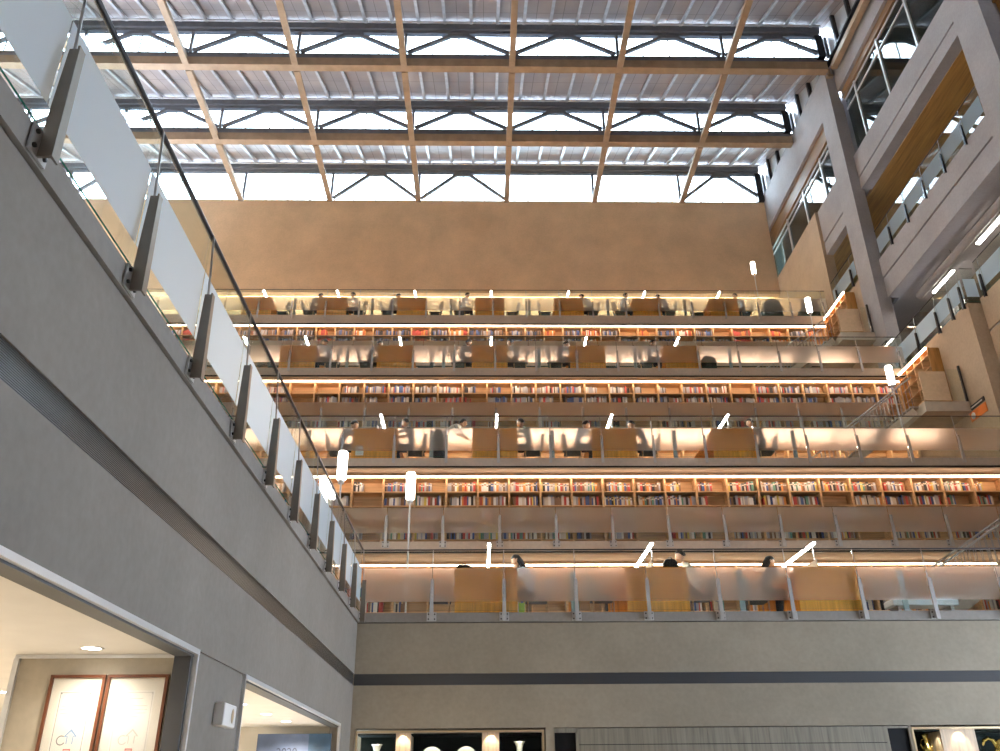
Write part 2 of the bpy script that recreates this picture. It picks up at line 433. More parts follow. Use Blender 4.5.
# tall tan wall at the back, hung over the top terrace, with a light cove
t = MB(); t.box(RX, GX, 33.0, 33.35, 22.28, 27.35); t.box(RX, GX, 33.02, 33.35, 22.16, 22.28)
struct('wall_back', t, M['tan_wall'], 'large tan wall under the skylights above the top terrace', 'wall')
t = MB(); t.box(RX, GX + .4, 33.75, 33.95, 18.2, 27.0)
struct('wall_top_terrace', t, M['cream_wall'], 'cream wall behind the desks of the top terrace', 'wall')
struct('ceiling_cove', MB().box(LX, GX, 33.2, 33.8, 23.0, 23.1), M['cream_wall'], 'cove ceiling behind the tan wall', 'ceiling')
tag(MB().box(LX, GX - .1, 33.36, 33.42, 22.35, 22.42).build('cove_light', M['led_cove']), 'long warm cove light washing the wall of the top terrace', 'light')
struct('wall_far_left', MB().box(RX - .2, RX, -6, 34, 4.2, 29.5), M['tan_wall'], 'tan side wall of the atrium far behind the left balcony', 'wall')
for k, (n, lab) in enumerate((('L1', 'lowest terrace'), ('G1', 'lowest gallery'), ('L2', 'second terrace'), ('G2', 'second gallery'), ('L3', 'third terrace'), ('G3', 'third gallery'))):
    y, z0, z1 = SH[n]
    struct('wall_behind_shelves', MB().box(LX, 13.9, y + .36, y + .46, z0 - .05, z1 + .12), M['soffit_wood'], 'wooden wall behind the bookshelves of the ' + lab, 'wall')

# ------------------------------------------------------------------ bookshelves
BOOKCOL = [((.45, .06, .05), 'red'), ((.05, .10, .28), 'blue'), ((.60, .55, .46), 'cream'), ((.03, .03, .035), 'black'), ((.62, .25, .06), 'orange'),
           ((.10, .26, .20), 'green'), ((.70, .70, .68), 'white'), ((.22, .13, .08), 'brown'), ((.35, .36, .40), 'grey'), ((.62, .48, .10), 'yellow')]
BM_ = [plain('book_' + n, c, .6, 0, .1) for c, n in BOOKCOL]
PITCH = .365
def shelf_wall(key, bay, label, x0=LX + .1, x1=13.3):
    y, z0, z1 = SH[key]
    root = thing('bookshelf', label, 'bookshelf', (0, y, z0), 0, 'long bookshelf walls of the terraces')
    H = z1 - z0 - .03
    MB().box(x0, x1, .32, .35, 0, H).build('back_panel', M['shelf_wood'], root)
    rows = [.02, .43, .85] + [H - .03 - k * PITCH for k in (2, 1)]
    for r in rows: MB().box(x0, x1, .0, .32, r - .004, r + .024).build('shelf_board', M['shelf_wood'], root)
    MB().box(x0, x1, .02, .32, H - .03, H).build('top_board', M['shelf_wood'], root)
    n = int((x1 - x0) / bay); xs = [x1 - i * bay for i in range(n + 1)]
    me = MB().box(-.024, .024, -.012, .318, 0, H - .031).mesh('divider', M['shelf_wood'])
    for x in xs: link('divider', me, root, (x, 0, 0))
    MB().box(x0, x1, -.19, -.10, H - .022, H - .014).build('soffit_light_shield', M['white_metal'], root)  # added strip that keeps the glow off the soffit above
    MB().box(x0, x1, -.16, -.125, H - .05, H - .0225).build('light_strip', M['led'], root)['label'] = 'glowing warm light strip'
    return y, z0, rows, sorted(xs), bay, H
SHELF = {}
for key, bay, lab in (('L1', .81, 'wooden bookshelf wall behind the desks of the lowest terrace'),
                      ('G1', .79, 'bookshelf wall full of coloured books on lowest gallery, just under the second terrace'),
                      ('L2', .80, 'bookshelf wall behind the desks of the second terrace, mostly behind frosted glass'),
                      ('G2', .775, 'bookshelf wall on middle gallery, just under the third terrace'),
                      ('L3', .79, 'bookshelf wall behind the desks of the third terrace, mostly behind frosted glass'),
                      ('G3', .73, 'bookshelf wall on the upper gallery, just under the top terrace')):
    SHELF[key] = shelf_wall(key, bay, lab)

book_meshes = {}
def book_mesh(ci, w_, h_):
    k = (ci, w_, h_)
    if k not in book_meshes:
        b = MB(); d = .2
        b.box(-w_ / 2, w_ / 2, 0, .004, 0, h_, 0) if False else None
        t_ = min(.004, w_ * .12)
        b.box(-w_ / 2, -w_ / 2 + t_, .004, d, 0, h_, 0); b.box(w_ / 2 - t_, w_ / 2, .004, d, 0, h_, 0)      # covers
        b.box(-w_ / 2, w_ / 2, 0, .0039, 0, h_, 0)                                                          # spine
        b.box(-w_ / 2 + t_ + .0005, w_ / 2 - t_ - .0005, .0045, d - .006, .004, h_ - .004, 1)                # pages
        b.box(-w_ / 2 * .8, w_ / 2 * .8, -.0012, -.0002, h_ * .68, h_ * .82, 2 if ci != 2 and ci != 6 else 3)  # title band
        book_meshes[k] = b.mesh('book', [BM_[ci], M['paper'], BM_[2], BM_[7]])
    return book_meshes[k]

def shelf_books(key, style):
    """yield (x, row index, width, height, colour) for one shelf wall; style = rng seed and palettes"""
    y, z0, rows, xs, bay, H = SHELF[key]
    rng = random.Random(style)
    for bi in range(len(xs) - 1):
        a, b = xs[bi] + .03, xs[bi + 1] - .03
        for r in range(len(rows)):
            fill = rng.choice((1, 1, .95, .9, .75, .55, .9, 1, .35, .0)) if key != 'G3' else rng.choice((1, 1, 1, .95, 1, .9, .6, 0.0))
            if key in ('G1',) and r == len(rows) - 1: fill = max(fill, .35)
            mono = None
            if key == 'G3': mono = [(0, 0, 4, 7), (3, 1, 7, 8), (3, 8, 7, 1), (4, 4, 0, 6)][(bi * 7 // 5 + bi // 4) % 4]
            if key == 'G2': mono = (8, 8, 2, 6, 8, 7, 3, 0, 1)
            x = a + rng.choice((0, 0, 0, .1)) * (b - a)
            e = a + (b - a) * fill
            while x < e - .03:
                w_ = rng.choice((.03, .036, .042, .05, .06)); h_ = rng.choice((.2, .22, .235, .25, .27))
                if x + w_ > b: break
                ci = rng.choice(mono) if mono else rng.choice((0, 0, 1, 1, 2, 2, 2, 3, 3, 4, 5, 6, 6, 6, 7, 7, 8, 8, 8, 9))
                yield x + w_ / 2, r, w_, h_, ci
                x += w_ + .002

# the 300 that show largest stand in the two upper rows of the lowest gallery; all others are one mass
VIS = {'L1': (1, 2, 3), 'G1': (0, 1, 2), 'L2': (1, 2, 3), 'G2': (1, 3, 4), 'L3': (1, 2, 3), 'G3': (3, 4)}
single = []; mass = MB()
for key, seed in (('L1', 3), ('G1', 11), ('L2', 5), ('G2', 21), ('L3', 8), ('G3', 33)):
    y, z0, rows, xs, bay, H = SHELF[key]
    for x, r, w_, h_, ci in shelf_books(key, seed):
        h_ = min(h_, .275)
        if h_ < .12: continue
        if key == 'G1' and r in (3, 4) and -4.6 < x < 13.0: single.append((x, r, w_, round(h_, 3), ci))
        elif r in VIS[key] or key == 'G1':
            mass.box(x - w_ / 2, x + w_ / 2, y + .055, y + .25, z0 + rows[r] + .026, z0 + rows[r] + .026 + h_, ci)
rng = random.Random(4); top = [s for s in single if s[1] == 4]; low = [s for s in single if s[1] == 3]
need = 300 - len(top)
if need < 0:
    for s in top[300:]: low.append(s)
    top = top[:300]; need = 0
low.sort(key=lambda s: abs(s[0] - 4)); ind = top + low[:need]; rest = low[need:]
y, z0, rows, xs, bay, H = SHELF['G1']
for x, r, w_, h_, ci in rest:
    mass.box(x - w_ / 2, x + w_ / 2, y + .055, y + .25, z0 + rows[r] + .026, z0 + rows[r] + .026 + h_, ci)
for x, r, w_, h_, ci in ind:
    o = link('book', book_mesh(ci, w_, h_), None, (x, y + .05, z0 + rows[r] + .0255))
    nm = BOOKCOL[ci][1]; rw = 'top row' if r == 4 else 'second row'
    tag(o, '%s book standing upright in the %s of the lowest gallery shelves' % (nm, rw), 'book', '%s books in the %s of the lowest gallery' % (nm, rw))
o = link('books', mass.mesh('books', BM_, fix=False)); tag(o, 'rows of small coloured books on all the other bookshelves', 'books', None, 'stuff')

# ------------------------------------------------------------------ glass balustrades
PX = [-.91 + 1.2925 * k for k in range(-10, 12)]
def post_meshes():
    p = MB()   # tapered fin on the fascia: wide at the foot, slim at the top (outwards = -y)
    p.prism([(-.008, -.035, -.15), (-.008, -.125, -.15), (-.008, -.105, .57), (-.008, -.05, .57)], (.016, 0, 0))
    p.prism([(-.035, -.135, -.17), (.035, -.135, -.17), (.03, -.117, .57), (-.03, -.117, .57)], (0, .012, 0))
    pl = MB(); pl.box(-.085, .085, -.043, -.031, -.155, .0)
    bo = MB().lathe([(.0, -.056), (.013, -.056), (.013, -.0435)], 8, 0, (0, 0, 0), 'y')
    rd = MB(); rd.tube([(0, -.075, .56), (0, -.04, 1.12)], .0085, 6)
    return p.mesh('post', M['bronze_steel']), pl.mesh('base_plate', M['plate_steel']), bo.mesh('bolt', M['bolt']), rd.mesh('rod', M['steel'])
POST, PLATE, BOLTS, ROD = post_meshes()
def railing(label, loc, rz, x0, x1, posts, frost='frost', detail=True, joint=None, hand=.014, dark='plate_steel'):
    root = thing('glass_railing', label, 'railing', loc, rz, 'frosted glass balustrades')
    joint = joint or posts
    edges = sorted(set([x0] + [p for p in joint if x0 + .1 < p < x1 - .1] + [x1]))
    cache = {}
    for a, b in zip(edges, edges[1:]):
        wd = round(b - a - .012, 3)
        if wd not in cache:
            g = MB()
            def seg(z0, z1, mi):
                for yy in ((-.024, -.012) if mi == 0 else (-.018,)): g.add([(0, yy, z0), (wd, yy, z0), (wd, yy, z1), (0, yy, z1)], [(0, 1, 2, 3)], mi)
                for xx in (0, wd): g.add([(xx, -.024, z0), (xx, -.012, z0), (xx, -.012, z1), (xx, -.024, z1)], [(0, 1, 2, 3)], 0)
            seg(.03, .19, 0); seg(.19, .79, 1)
            if hand: seg(.79, 1.105, 0)
            for zz, mi in ((.03, 2), (1.105 if hand else .79, 0)): g.add([(0, -.024, zz), (wd, -.024, zz), (wd, -.012, zz), (0, -.012, zz)], [(0, 1, 2, 3)], mi)
            cache[wd] = g.mesh('glass_panel', [M['glass'], M[frost], M['glass_edge']])
        link('glass_panel', cache[wd], root, (a + .006, 0, 0))
    for p in posts:
        if x0 - .01 <= p <= x1 + .01:
            o = link('post', POST, root, (p, 0, 0))
            if dark: o.material_slots[0].link = 'OBJECT'; o.material_slots[0].material = M[dark]
            if hand: link('rod', ROD, o)
            if detail:
                link('base_plate', PLATE, o)
                for sx in (-.055, .055):
                    for sz in (-.035, -.12): link('bolt', BOLTS, o, (sx, 0, sz))
    if hand: MB().tube([(x0, -.018, 1.13), (x1, -.018, 1.13)], hand, 8).build('handrail', M['dark_steel'], root)
    return root
lv = [('L', 1, 'glass balustrade with frosted band along the lowest reading terrace'), ('G', 1, 'glass balustrade along the lowest book gallery'),
      ('L', 2, 'glass balustrade with frosted band along the second reading terrace'), ('G', 2, 'glass balustrade along the middle book gallery'),
      ('L', 3, 'glass balustrade with frosted band along the third reading terrace'), ('G', 3, 'glass balustrade along the upper book gallery'),
      ('L', 4, 'glass balustrade along the topmost terrace below the tan wall')]
for k, n, lab in lv:
    Y, Z = (L if k == 'L' else G)[n]
    railing(lab, (0, Y, Z), 0, (DX + .04) if (k, n) == ('L', 1) else LX + .05, {('G', 1): 12.62, ('G', 2): 12.27, ('G', 3): 12.37}.get((k, n), 13.5), PX, 'frost', n == 1, hand=.014 if k == 'L' else 0)
railing('long glass balustrade with steel posts along the left balcony', (DX, 0, 4.567), PI / 2, -2.2, 15.5,
        [3.29 + 1.216 * k for k in range(-4, 11)], 'frost_left', True, hand=.021, dark='bronze_steel')

# ------------------------------------------------------------------ desks, lamps, chairs, people
def make_desk():
    root = thing('reading_desk', '', 'desk', (0, 0, 0), 0, 'long reading desks of the terraces')
    bevel(MB().box(-.565, .565, 0, .045, .0, .80).build('front_panel', M['desk_wood'], root), .004)
    bevel(MB().box(-.565, .565, 2.4, 2.445, .0, .80).build('rear_panel', M['desk_wood'], root), .004)
    bevel(MB().box(-.56, .56, .047, 2.398, .725, .76).build('tabletop', M['desk_wood'], root), .004)
    MB().box(-.02, .02, .047, 2.398, .18, .724).build('centre_panel', M['desk_wood'], root)
    MB().box(-.012, .012, .3, 2.2, .762, 1.02).build('divider_screen', M['white_metal'], root)
    return root
def make_task():
    root = thing('task_light', '', 'lamp', (0, 0, 0), 0, 'light bars over the reading desks')
    sm_ = MB().lathe([(0, 0), (.035, 0), (.035, .012), (.011, .013), (.011, .584), (0, .584)], 8).mesh('stand', M['steel'])
    for yy in (.42, 2.0): link('stand', sm_, root, (.0, yy, 0))
    MB().box(-.026, .026, .3, 2.15, .585, .615).build('glowing_bar', M['task_glow'], root)
    MB().box(-.03, .03, .29, 2.16, .616, .63).build('housing', M['steel'], root)
    return root
def make_chair(mat, name='reading_chair'):
    root = thing(name, '', 'chair')   # faces +x
    b = MB(); b.box(-.21, .23, -.22, .22, .375, .415); bevel(b.build('seat', mat, root), .02, 3)
    b = MB(); n = 8      # rounded shell back
    vs = []
    for s_ in (0, 1):
        for i in range(n + 1):
            u = -1 + 2 * i / n
            for z, ww, lean in ((.46, .22, 0), (.62, .235, -.025), (.76, .21, -.05), (.84, .14, -.065)):
                vs.append((-.245 + .07 * u * u + lean + (.022 if s_ else 0), u * ww, z - (.03 * u * u if z > .8 else 0)))
    st = 4; off = (n + 1) * st; f = []
    for i in range(n):
        for j in range(3):
            a = i * st + j; f.append((a, a + st, a + st + 1, a + 1)); f.append((off + a, off + a + 1, off + a + st + 1, off + a + st))
    for i in range(n):
        f.append((i * st, off + i * st, off + (i + 1) * st, (i + 1) * st)); f.append((i * st + 3, (i + 1) * st + 3, off + (i + 1) * st + 3, off + i * st + 3))
    for j in range(3):
        f.append((j, j + 1, off + j + 1, off + j)); e = n * st; f.append((e + j, off + e + j, off + e + j + 1, e + j + 1))
    b.add(vs, f, 0, True); b.build('backrest', mat, root)
    lm = MB().tube([(0, 0, .375), (0, 0, 0)], [.018, .012], 6).mesh('leg', M['shelf_wood'])
    for sx in (-.18, .2):
        for sy in (-.18, .18): link('leg', lm, root, (sx, sy, 0))
    return root

def skin_body(name, joints, edges, radii, root=0):
    me = bpy.data.meshes.new(name + '_sk'); me.from_pydata([Vector(j) for j in joints], edges, [])
    o = bpy.data.objects.new(name + '_sk', me); C.objects.link(o)
    o.modifiers.new('skin', 'SKIN'); s = o.modifiers.new('sub', 'SUBSURF'); s.levels = 1; s.render_levels = 1
    for i, r in enumerate(radii):
        r = r if isinstance(r, tuple) else (r, r)
        me.skin_vertices[0].data[i].radius = r; me.skin_vertices[0].data[i].use_root = (i == root)
    dg = bpy.context.evaluated_depsgraph_get(); dg.update()
    ev = o.evaluated_get(dg); out = bpy.data.meshes.new_from_object(ev)
    bpy.data.objects.remove(o)
    return out

def head_mesh(bm_, c, pitch):
    """a head facing +x: skull, jaw, nose, ears, eyes, lips -> list of (verts, faces, material)"""
    R = Matrix.Translation(c) @ Matrix.Rotation(pitch, 4, 'Y')
    n, m = 16, 12; vs = []; fs = []
    for j in range(m + 1):
        th = PI * j / m
        for i in range(n):
            ph = 2 * PI * i / n
            x, y, z = math.sin(th) * math.cos(ph), math.sin(th) * math.sin(ph), math.cos(th)
            px, py, pz = x * .094, y * .073, z * .112
            if z < 0:
                k = -z; py *= 1 - .38 * k * k; px = px * (1 - .30 * k * k) + .018 * k
            if x > .5 and -.15 < z < .12 and .2 < abs(y) < .6: px -= .008       # eye hollows
            if x > .8 and abs(y) < .3 and -.3 < z < .1: px += .016 * (1 - abs(y) * 2)   # nose ridge
            vs.append(R @ Vector((px, py, pz)))
    for j in range(m):
        for i in range(n): fs.append((j * n + i, j * n + (i + 1) % n, (j + 1) * n + (i + 1) % n, (j + 1) * n + i))
    bm_.add(vs, fs, 0, True)
    nose = [(.09, 0, .02), (.118, 0, -.025), (.095, .016, -.033), (.095, -.016, -.033)]
    bm_.add([R @ Vector(p) for p in nose], [(0, 1, 2), (0, 3, 1), (1, 3, 2)], 0)
    for s_ in (-1, 1):
        ear = [R @ Vector((-.005 + .024 * math.cos(a), s_ * (.074 + .008 * (k % 2)), -.002 + .034 * math.sin(a))) for k, a in enumerate([q * PI / 4 for q in range(8)])]
        ear2 = [R @ Vector((-.012 + .02 * math.cos(a), s_ * .062, -.002 + .03 * math.sin(a))) for a in [q * PI / 4 for q in range(8)]]
        bm_.add(ear + ear2, [tuple(range(8))] + [(k, (k + 1) % 8, 8 + (k + 1) % 8, 8 + k) for k in range(8)], 0, True)
        ey = [R @ Vector((.083 + .004, s_ * .031 + .013 * math.cos(a), .006 + .006 * math.sin(a))) for a in [q * PI / 3 for q in range(6)]]
        bm_.add(ey, [tuple(range(6))], 4)
    lip = [R @ Vector((.09 - .006 * abs(math.cos(a)), .022 * math.cos(a), -.058 + .008 * math.sin(a))) for a in [q * PI / 4 for q in range(8)]]
    bm_.add(lip, [tuple(range(8))], 5)
    return R

def hand(mb, w_, d, side):
    """palm and five fingers at wrist w_ pointing along d, mb material 0"""
    w_ = Vector(w_); d = Vector(d).normalized(); up = Vector((0, 0, 1)); sd = up.cross(d).normalized()
    p0 = w_ + d * .085
    mb.tube([w_, w_ + d * .04, p0], [.026, .037, .035], 8)
    for k, (o, ln) in enumerate(((-.03, .06), (-.011, .075), (.009, .08), (.028, .068))):
        a = p0 + sd * o * 1.0 - d * .008
        mb.tube([a, a + d * ln * .5 + up * .006, a + d * ln - up * .016], [.0085, .008, .006], 6)
    b = w_ + d * .03 + sd * side * .03
    mb.tube([b, b + d * .03 + sd * side * .022, b + d * .062 + sd * side * .024 - up * .008], [.011, .010, .008], 6)

def person_meshes(pose):
    if pose == 'sit':
        J = [(0, 0, .55), (.02, 0, .72), (.07, 0, .90), (.12, 0, 1.02), (.16, 0, 1.10), (.175, 0, 1.135),
             (.09, .17, .985), (.21, .225, .86), (.42, .13, .835), (.09, -.17, .985), (.20, -.225, .86), (.40, -.14, .835),
             (.02, .095, .52), (.40, .11, .51), (.37, .11, .10), (.49, .12, .045), (.02, -.095, .52), (.40, -.11, .51), (.34, -.11, .10), (.46, -.12, .045)]
        hc, hp = Vector((.215, 0, 1.235)), .30
        hands = ((J[8], (.9, -.35, -.06), -1), (J[11], (.9, .4, -.06), 1))
    elif pose == 'think':   # one hand to the chin, head lower
        J = [(0, 0, .55), (.04, 0, .72), (.12, 0, .88), (.20, 0, .98), (.25, 0, 1.05), (.265, 0, 1.075),
             (.16, .17, .955), (.33, .17, .845), (.34, .06, 1.00), (.16, -.17, .955), (.28, -.23, .86), (.46, -.11, .835),
             (.02, .095, .52), (.40, .11, .51), (.37, .11, .10), (.49, .12, .045), (.02, -.095, .52), (.40, -.11, .51), (.34, -.11, .10), (.46, -.12, .045)]
        hc, hp = Vector((.305, 0, 1.175)), .45
        hands = ((J[8], (-.25, -.3, .9), -1), (J[11], (.9, .4, -.06), 1))
    else:                   # standing and bending over the table
        J = [(0, 0, .92), (.06, 0, 1.05), (.22, 0, 1.19), (.36, 0, 1.26), (.43, 0, 1.29), (.45, 0, 1.31),
             (.32, .18, 1.235), (.30, .34, 1.06), (.50, .22, .98), (.32, -.18, 1.235), (.42, -.20, 1.02), (.56, -.12, .84),
             (0, .095, .90), (.03, .10, .50), (-.03, .11, .09), (.10, .12, .04), (0, -.095, .90), (.0, -.10, .50), (-.08, -.11, .09), (.05, -.12, .04)]
        hc, hp = Vector((.52, 0, 1.37)), .25
        hands = ((J[8], (.8, -.4, -.3), -1), (J[11], (.9, .2, -.3), 1))
    E_ = [(0, 1), (1, 2), (2, 3), (3, 4), (4, 5), (3, 6), (6, 7), (7, 8), (3, 9), (9, 10), (10, 11), (0, 12), (12, 13), (13, 14), (14, 15), (0, 16), (16, 17), (17, 18), (18, 19)]
    rad = [(.155, .115), (.14, .10), (.155, .105), (.09, .075), .052, .05, .062, .047, .03, .062, .047, .03, .088, .062, .042, .035, .088, .062, .042, .035]
    me = skin_body('person', J, E_, rad)
    for p in ('skin', 'cream', 'trousers', 'shoe', 'eye', 'lips'):
        me.materials.append(CLOTH[p] if p in CLOTH else M[p])
    mb = MB(); R = head_mesh(mb, hc, hp)
    for wv, d, sgn in hands: hand(mb, wv, d, sgn)
    extra = mb.mesh('person_extra', [M['skin']])
    bm = bmesh.new(); bm.from_mesh(me)
    neck = Vector(J[4]); hipz = J[0][2]
    for f in bm.faces:
        c = f.calc_center_median(); f.smooth = True
        if c.z < J[14][2] + .0 - .01: mi = 3
        elif pose == 'lean' and c.z < hipz - .02: mi = 2
        elif pose != 'lean' and (c.z < .60 and (c.x > .09 or c.z < .52)): mi = 2
        elif (c - neck).length < .075 and c.z > neck.z - .02: mi = 0
        elif min((c - Vector(J[8])).length, (c - Vector(J[11])).length) < .05: mi = 0
        else: mi = 1
        f.material_index = mi
    bm.from_mesh(extra); bm.to_mesh(me); bm.free()
    # hair: a cap over the skull, open at the face
    hairs = {}
    for style, low in (('short', -.02), ('long', -.20)):
        hb = MB(); n, m = 16, 8; vs = []; fs = []
        for j in range(m + 1):
            th = (PI * .62) * j / m
            for i in range(n):
                ph = 2 * PI * i / n
                x, y, z = math.sin(th) * math.cos(ph), math.sin(th) * math.sin(ph), math.cos(th)
                p = Vector((x * .106 - .006, y * .086, z * .126 + .004))
                if x > .35 and z < .45: p = Vector((x * .06, y * .080, max(.055, z * .12)))
                if style == 'long' and j >= m - 2 and x < .25: p.z -= .07 * (j - m + 3); p.x -= .012
                if style == 'short' and j == m and x < .25: p.z += .01; p.x *= .9
                vs.append(R @ p)
        for j in range(m):
            for i in range(n): fs.append((j * n + i, j * n + (i + 1) % n, (j + 1) * n + (i + 1) % n, (j + 1) * n + i))
        hb.add(vs, fs, 0, True)
        hairs[style] = hb.mesh('hair', M['hair_black'])
    return me, hairs
PM = {p: person_meshes(p) for p in ('sit', 'think', 'lean')}
def person(label, loc, rz, pose, top, hair='short', haircol='hair_black', chair=None, sc=1.0):
    o = link('person', PM[pose][0], None, loc, (0, 0, rz)); o.scale = (sc, sc, sc)
    tag(o, label, 'person', 'people reading at the desks')
    o.material_slots[1].link = 'OBJECT'; o.material_slots[1].material = CLOTH[top]
    h = link('hair', PM[pose][1][hair], o); h.material_slots[0].link = 'OBJECT'; h.material_slots[0].material = M[haircol]
    return o

DESKX = {1: [.06, 3.17, 6.29], 2: [-2.71, .30, 3.30, 6.35], 3: [-5.86, -2.79, .21, 3.33, 6.37], 4: [-8.77, -5.86, -2.78, .26, 3.35, 6.41, 9.43]}
LEVN = {1: 'lowest terrace', 2: 'second terrace', 3: 'third terrace', 4: 'top terrace'}
def place(n, i): return {1: 'first', 2: 'second', 3: 'third', 4: 'fourth', 5: 'fifth', 6: 'sixth', 7: 'seventh'}[i]
desk0 = task0 = None
CH = {}
def chair(mat, loc, rz, label, group='chairs at the reading desks'):
    if mat not in CH: o = CH[mat] = make_chair(M[mat])
    else: o = tree_copy(CH[mat])
    o.location = loc; o.rotation_euler = (0, 0, rz); tag(o, label, 'chair', group)
    return o
for n in (1, 2, 3, 4):
    Y, Z = L[n]
    cnt = len(DESKX[n])
    for i, x in enumerate(DESKX[n]):
        first = desk0 is None
        d = make_desk() if first else tree_copy(desk0)
        tk = make_task() if first else tree_copy(task0)
        if first: desk0, task0 = d, tk
        d.location = (x, Y - .008, Z); tk.location = (x, Y + .13, Z + .7605)
        if first: pass
        tk.location.x += .0
        nm = place(n, i + 1)
        tag(d, 'oak reading desk on the %s, %s from the left' % (LEVN[n], nm), 'desk', 'long reading desks of the terraces')
        tag(tk, 'bright light bar over the %s desk from the left on the %s' % (nm, LEVN[n]), 'lamp', 'light bars over the reading desks')
        tk.location.x += .06
# the light bars stand beside the divider
def seat(n, i, side, depth=.85, **k):
    """a sitter at desk i of terrace n; side -1 left (faces +x), +1 right (faces -x)"""
    Y, Z = L[n]; x = DESKX[n][i] + side * max(.90, k.pop('off', .80))
    return (x, Y + .13 + depth, Z), (0 if side < 0 else PI)
def sitter(n, i, side, pose, top, hair, desc, depth=.85, off=.80, haircol='hair_black', ch='chair_grey', sc=1.0, with_chair=True):
    loc, rz = seat(n, i, side, depth, off=off)
    ordn = place(n, i + 1); sd = 'left' if side < 0 else 'right'
    person('%s, %s side of %s desk, %s' % (desc, sd, ordn, LEVN[n]), loc, rz, pose, top, hair, haircol, sc=sc)
    if with_chair:
        cloc = (loc[0] + side * .09, loc[1], loc[2])
        chair(ch, cloc, rz, '%s chair under the person on the %s of the %s desk, %s' % ('striped grey' if ch == 'striped' else 'dark grey', sd, ordn, LEVN[n]))
def empty_chair(n, i, side, depth=.8, off=.72, ch='chair_grey'):
    loc, rz = seat(n, i, side, depth, off=off)
    chair(ch, loc, rz, 'empty dark grey chair on the %s of the %s desk from the left, %s' % ('left' if side < 0 else 'right', place(n, i + 1), LEVN[n]))
# lowest terrace
sitter(1, 0, 1, 'think', 'pale_blue', 'long', 'person with dark hair in pale blue top', .85, .84, ch='striped')
sitter(1, 1, 1, 'sit', 'cream', 'short', 'person with short black hair in cream top', .75, .86)
sitter(1, 2, -1, 'think', 'charcoal', 'long', 'person with black hair in charcoal clothes', 1.0, .92)
empty_chair(1, 0, -1); empty_chair(1, 1, -1)
# second terrace
sitter(2, 0, 1, 'sit', 'charcoal', 'short', 'person in dark clothes', 0.54, .86)
sitter(2, 0, -1, 'think', 'grey', 'short', 'person in grey bending low', 0.54, .95)
person('person in white sleeves standing bent over second desk, second terrace', (DESKX[2][1] - 1.32, L[2][0] + .9, L[2][1]), 0, 'lean', 'white', 'short', sc=.97)
sitter(2, 1, 1, 'sit', 'olive_green', 'short', 'person in grey green top', 0.54, .88)
sitter(2, 2, -1, 'think', 'pale_blue', 'short', 'person in pale top', 0.54, .74)
sitter(2, 2, 1, 'think', 'charcoal', 'short', 'person in dark top', 0.54, .76)
sitter(2, 3, 1, 'sit', 'black', 'short', 'person in black top', 0.54, .72)
# third terrace
sitter(3, 0, 1, 'sit', 'grey', 'short', 'person in grey top', 0.48, .78)
sitter(3, 1, -1, 'think', 'charcoal', 'short', 'person in dark top', 0.48, .88)
sitter(3, 2, -1, 'sit', 'charcoal', 'short', 'person in charcoal top', 0.48, .84)
sitter(3, 2, 1, 'sit', 'grey', 'short', 'person in grey top', 0.48, .78)
sitter(3, 3, -1, 'think', 'navy_blue', 'short', 'person in navy top', 0.48, .78)
sitter(3, 4, -1, 'sit', 'grey', 'short', 'person in grey top', 0.48, 1.0)
empty_chair(3, 0, -1); empty_chair(3, 1, 1); empty_chair(3, 3, 1); empty_chair(3, 4, 1, 1.2, .75)
# top terrace
sitter(4, 1, -1, 'think', 'grey', 'short', 'person in grey top', 0.42, .72)
sitter(4, 1, 1, 'sit', 'white', 'short', 'person in pale top', 0.42, .78)
sitter(4, 2, -1, 'think', 'charcoal', 'short', 'person in dark top', 0.42, .70)
sitter(4, 3, -1, 'sit', 'white', 'short', 'person in white shirt', 0.42, 1.1)
sitter(4, 4, 1, 'think', 'grey', 'short', 'person in grey top', 0.42, .55 + .15)
sitter(4, 5, -1, 'sit', 'white', 'short', 'person in white and navy top', 0.42, .92)
sitter(4, 5, 1, 'think', 'grey', 'short', 'person in grey top', 0.42, .70)
sitter(4, 6, 1, 'sit', 'pale_blue', 'short', 'person in pale blue top', 0.42, .80)
for i, sd in ((0, 1), (2, 1), (3, 1), (4, -1), (6, -1)): empty_chair(4, i, sd, .5, .74)

# bags and things by the desks
def bag(label, loc, rz, mat, s=(.30, .18, .40)):
    root = thing('backpack', label, 'bag', loc, rz, None)
    b = MB(); a, c, h = s
    b.prism([(-a / 2, -c / 2, 0), (a / 2, -c / 2, 0), (a / 2 * .95, -c / 2, h * .7), (a / 2 * .6, -c / 2, h * .95), (-a / 2 * .6, -c / 2, h * .95), (-a / 2 * .95, -c / 2, h * .7)], (0, c, 0))
    bevel(b.build('body', mat, root), .03, 3)
    MB().box(-a * .32, a * .32, -c / 2 - .03, -c / 2 + .001, h * .1, h * .45).build('pocket', mat, root)
    MB().tube([(-.04, 0, h * .93), (-.03, 0, h * 1.04), (.03, 0, h * 1.04), (.04, 0, h * .93)], .01, 6).build('handle', mat, root)
    return root
bag('black laptop bag standing on left end of the first desk, lowest terrace', (DESKX[1][0] - .42, L[1][0] + .62, L[1][1] + .7605), .1, M['black'], (.34, .12, .26))
bag('black bag standing on right end of the second desk, lowest terrace', (DESKX[1][1] + .40, L[1][0] + .55, L[1][1] + .7605), -.1, M['black'], (.30, .12, .34))
bag('dark rounded backpack on the floor right of the fifth desk, third terrace', (DESKX[3][4] + .85, L[3][0] + .25, L[3][1]), .1, M['grey_green'], (.5, .3, .5))
bag('black shoulder bag hung by the post left of the second desk, second terrace', (DESKX[2][1] - 1.45, L[2][0] + .35, L[2][1]), .2, M['black'], (.3, .2, .9))
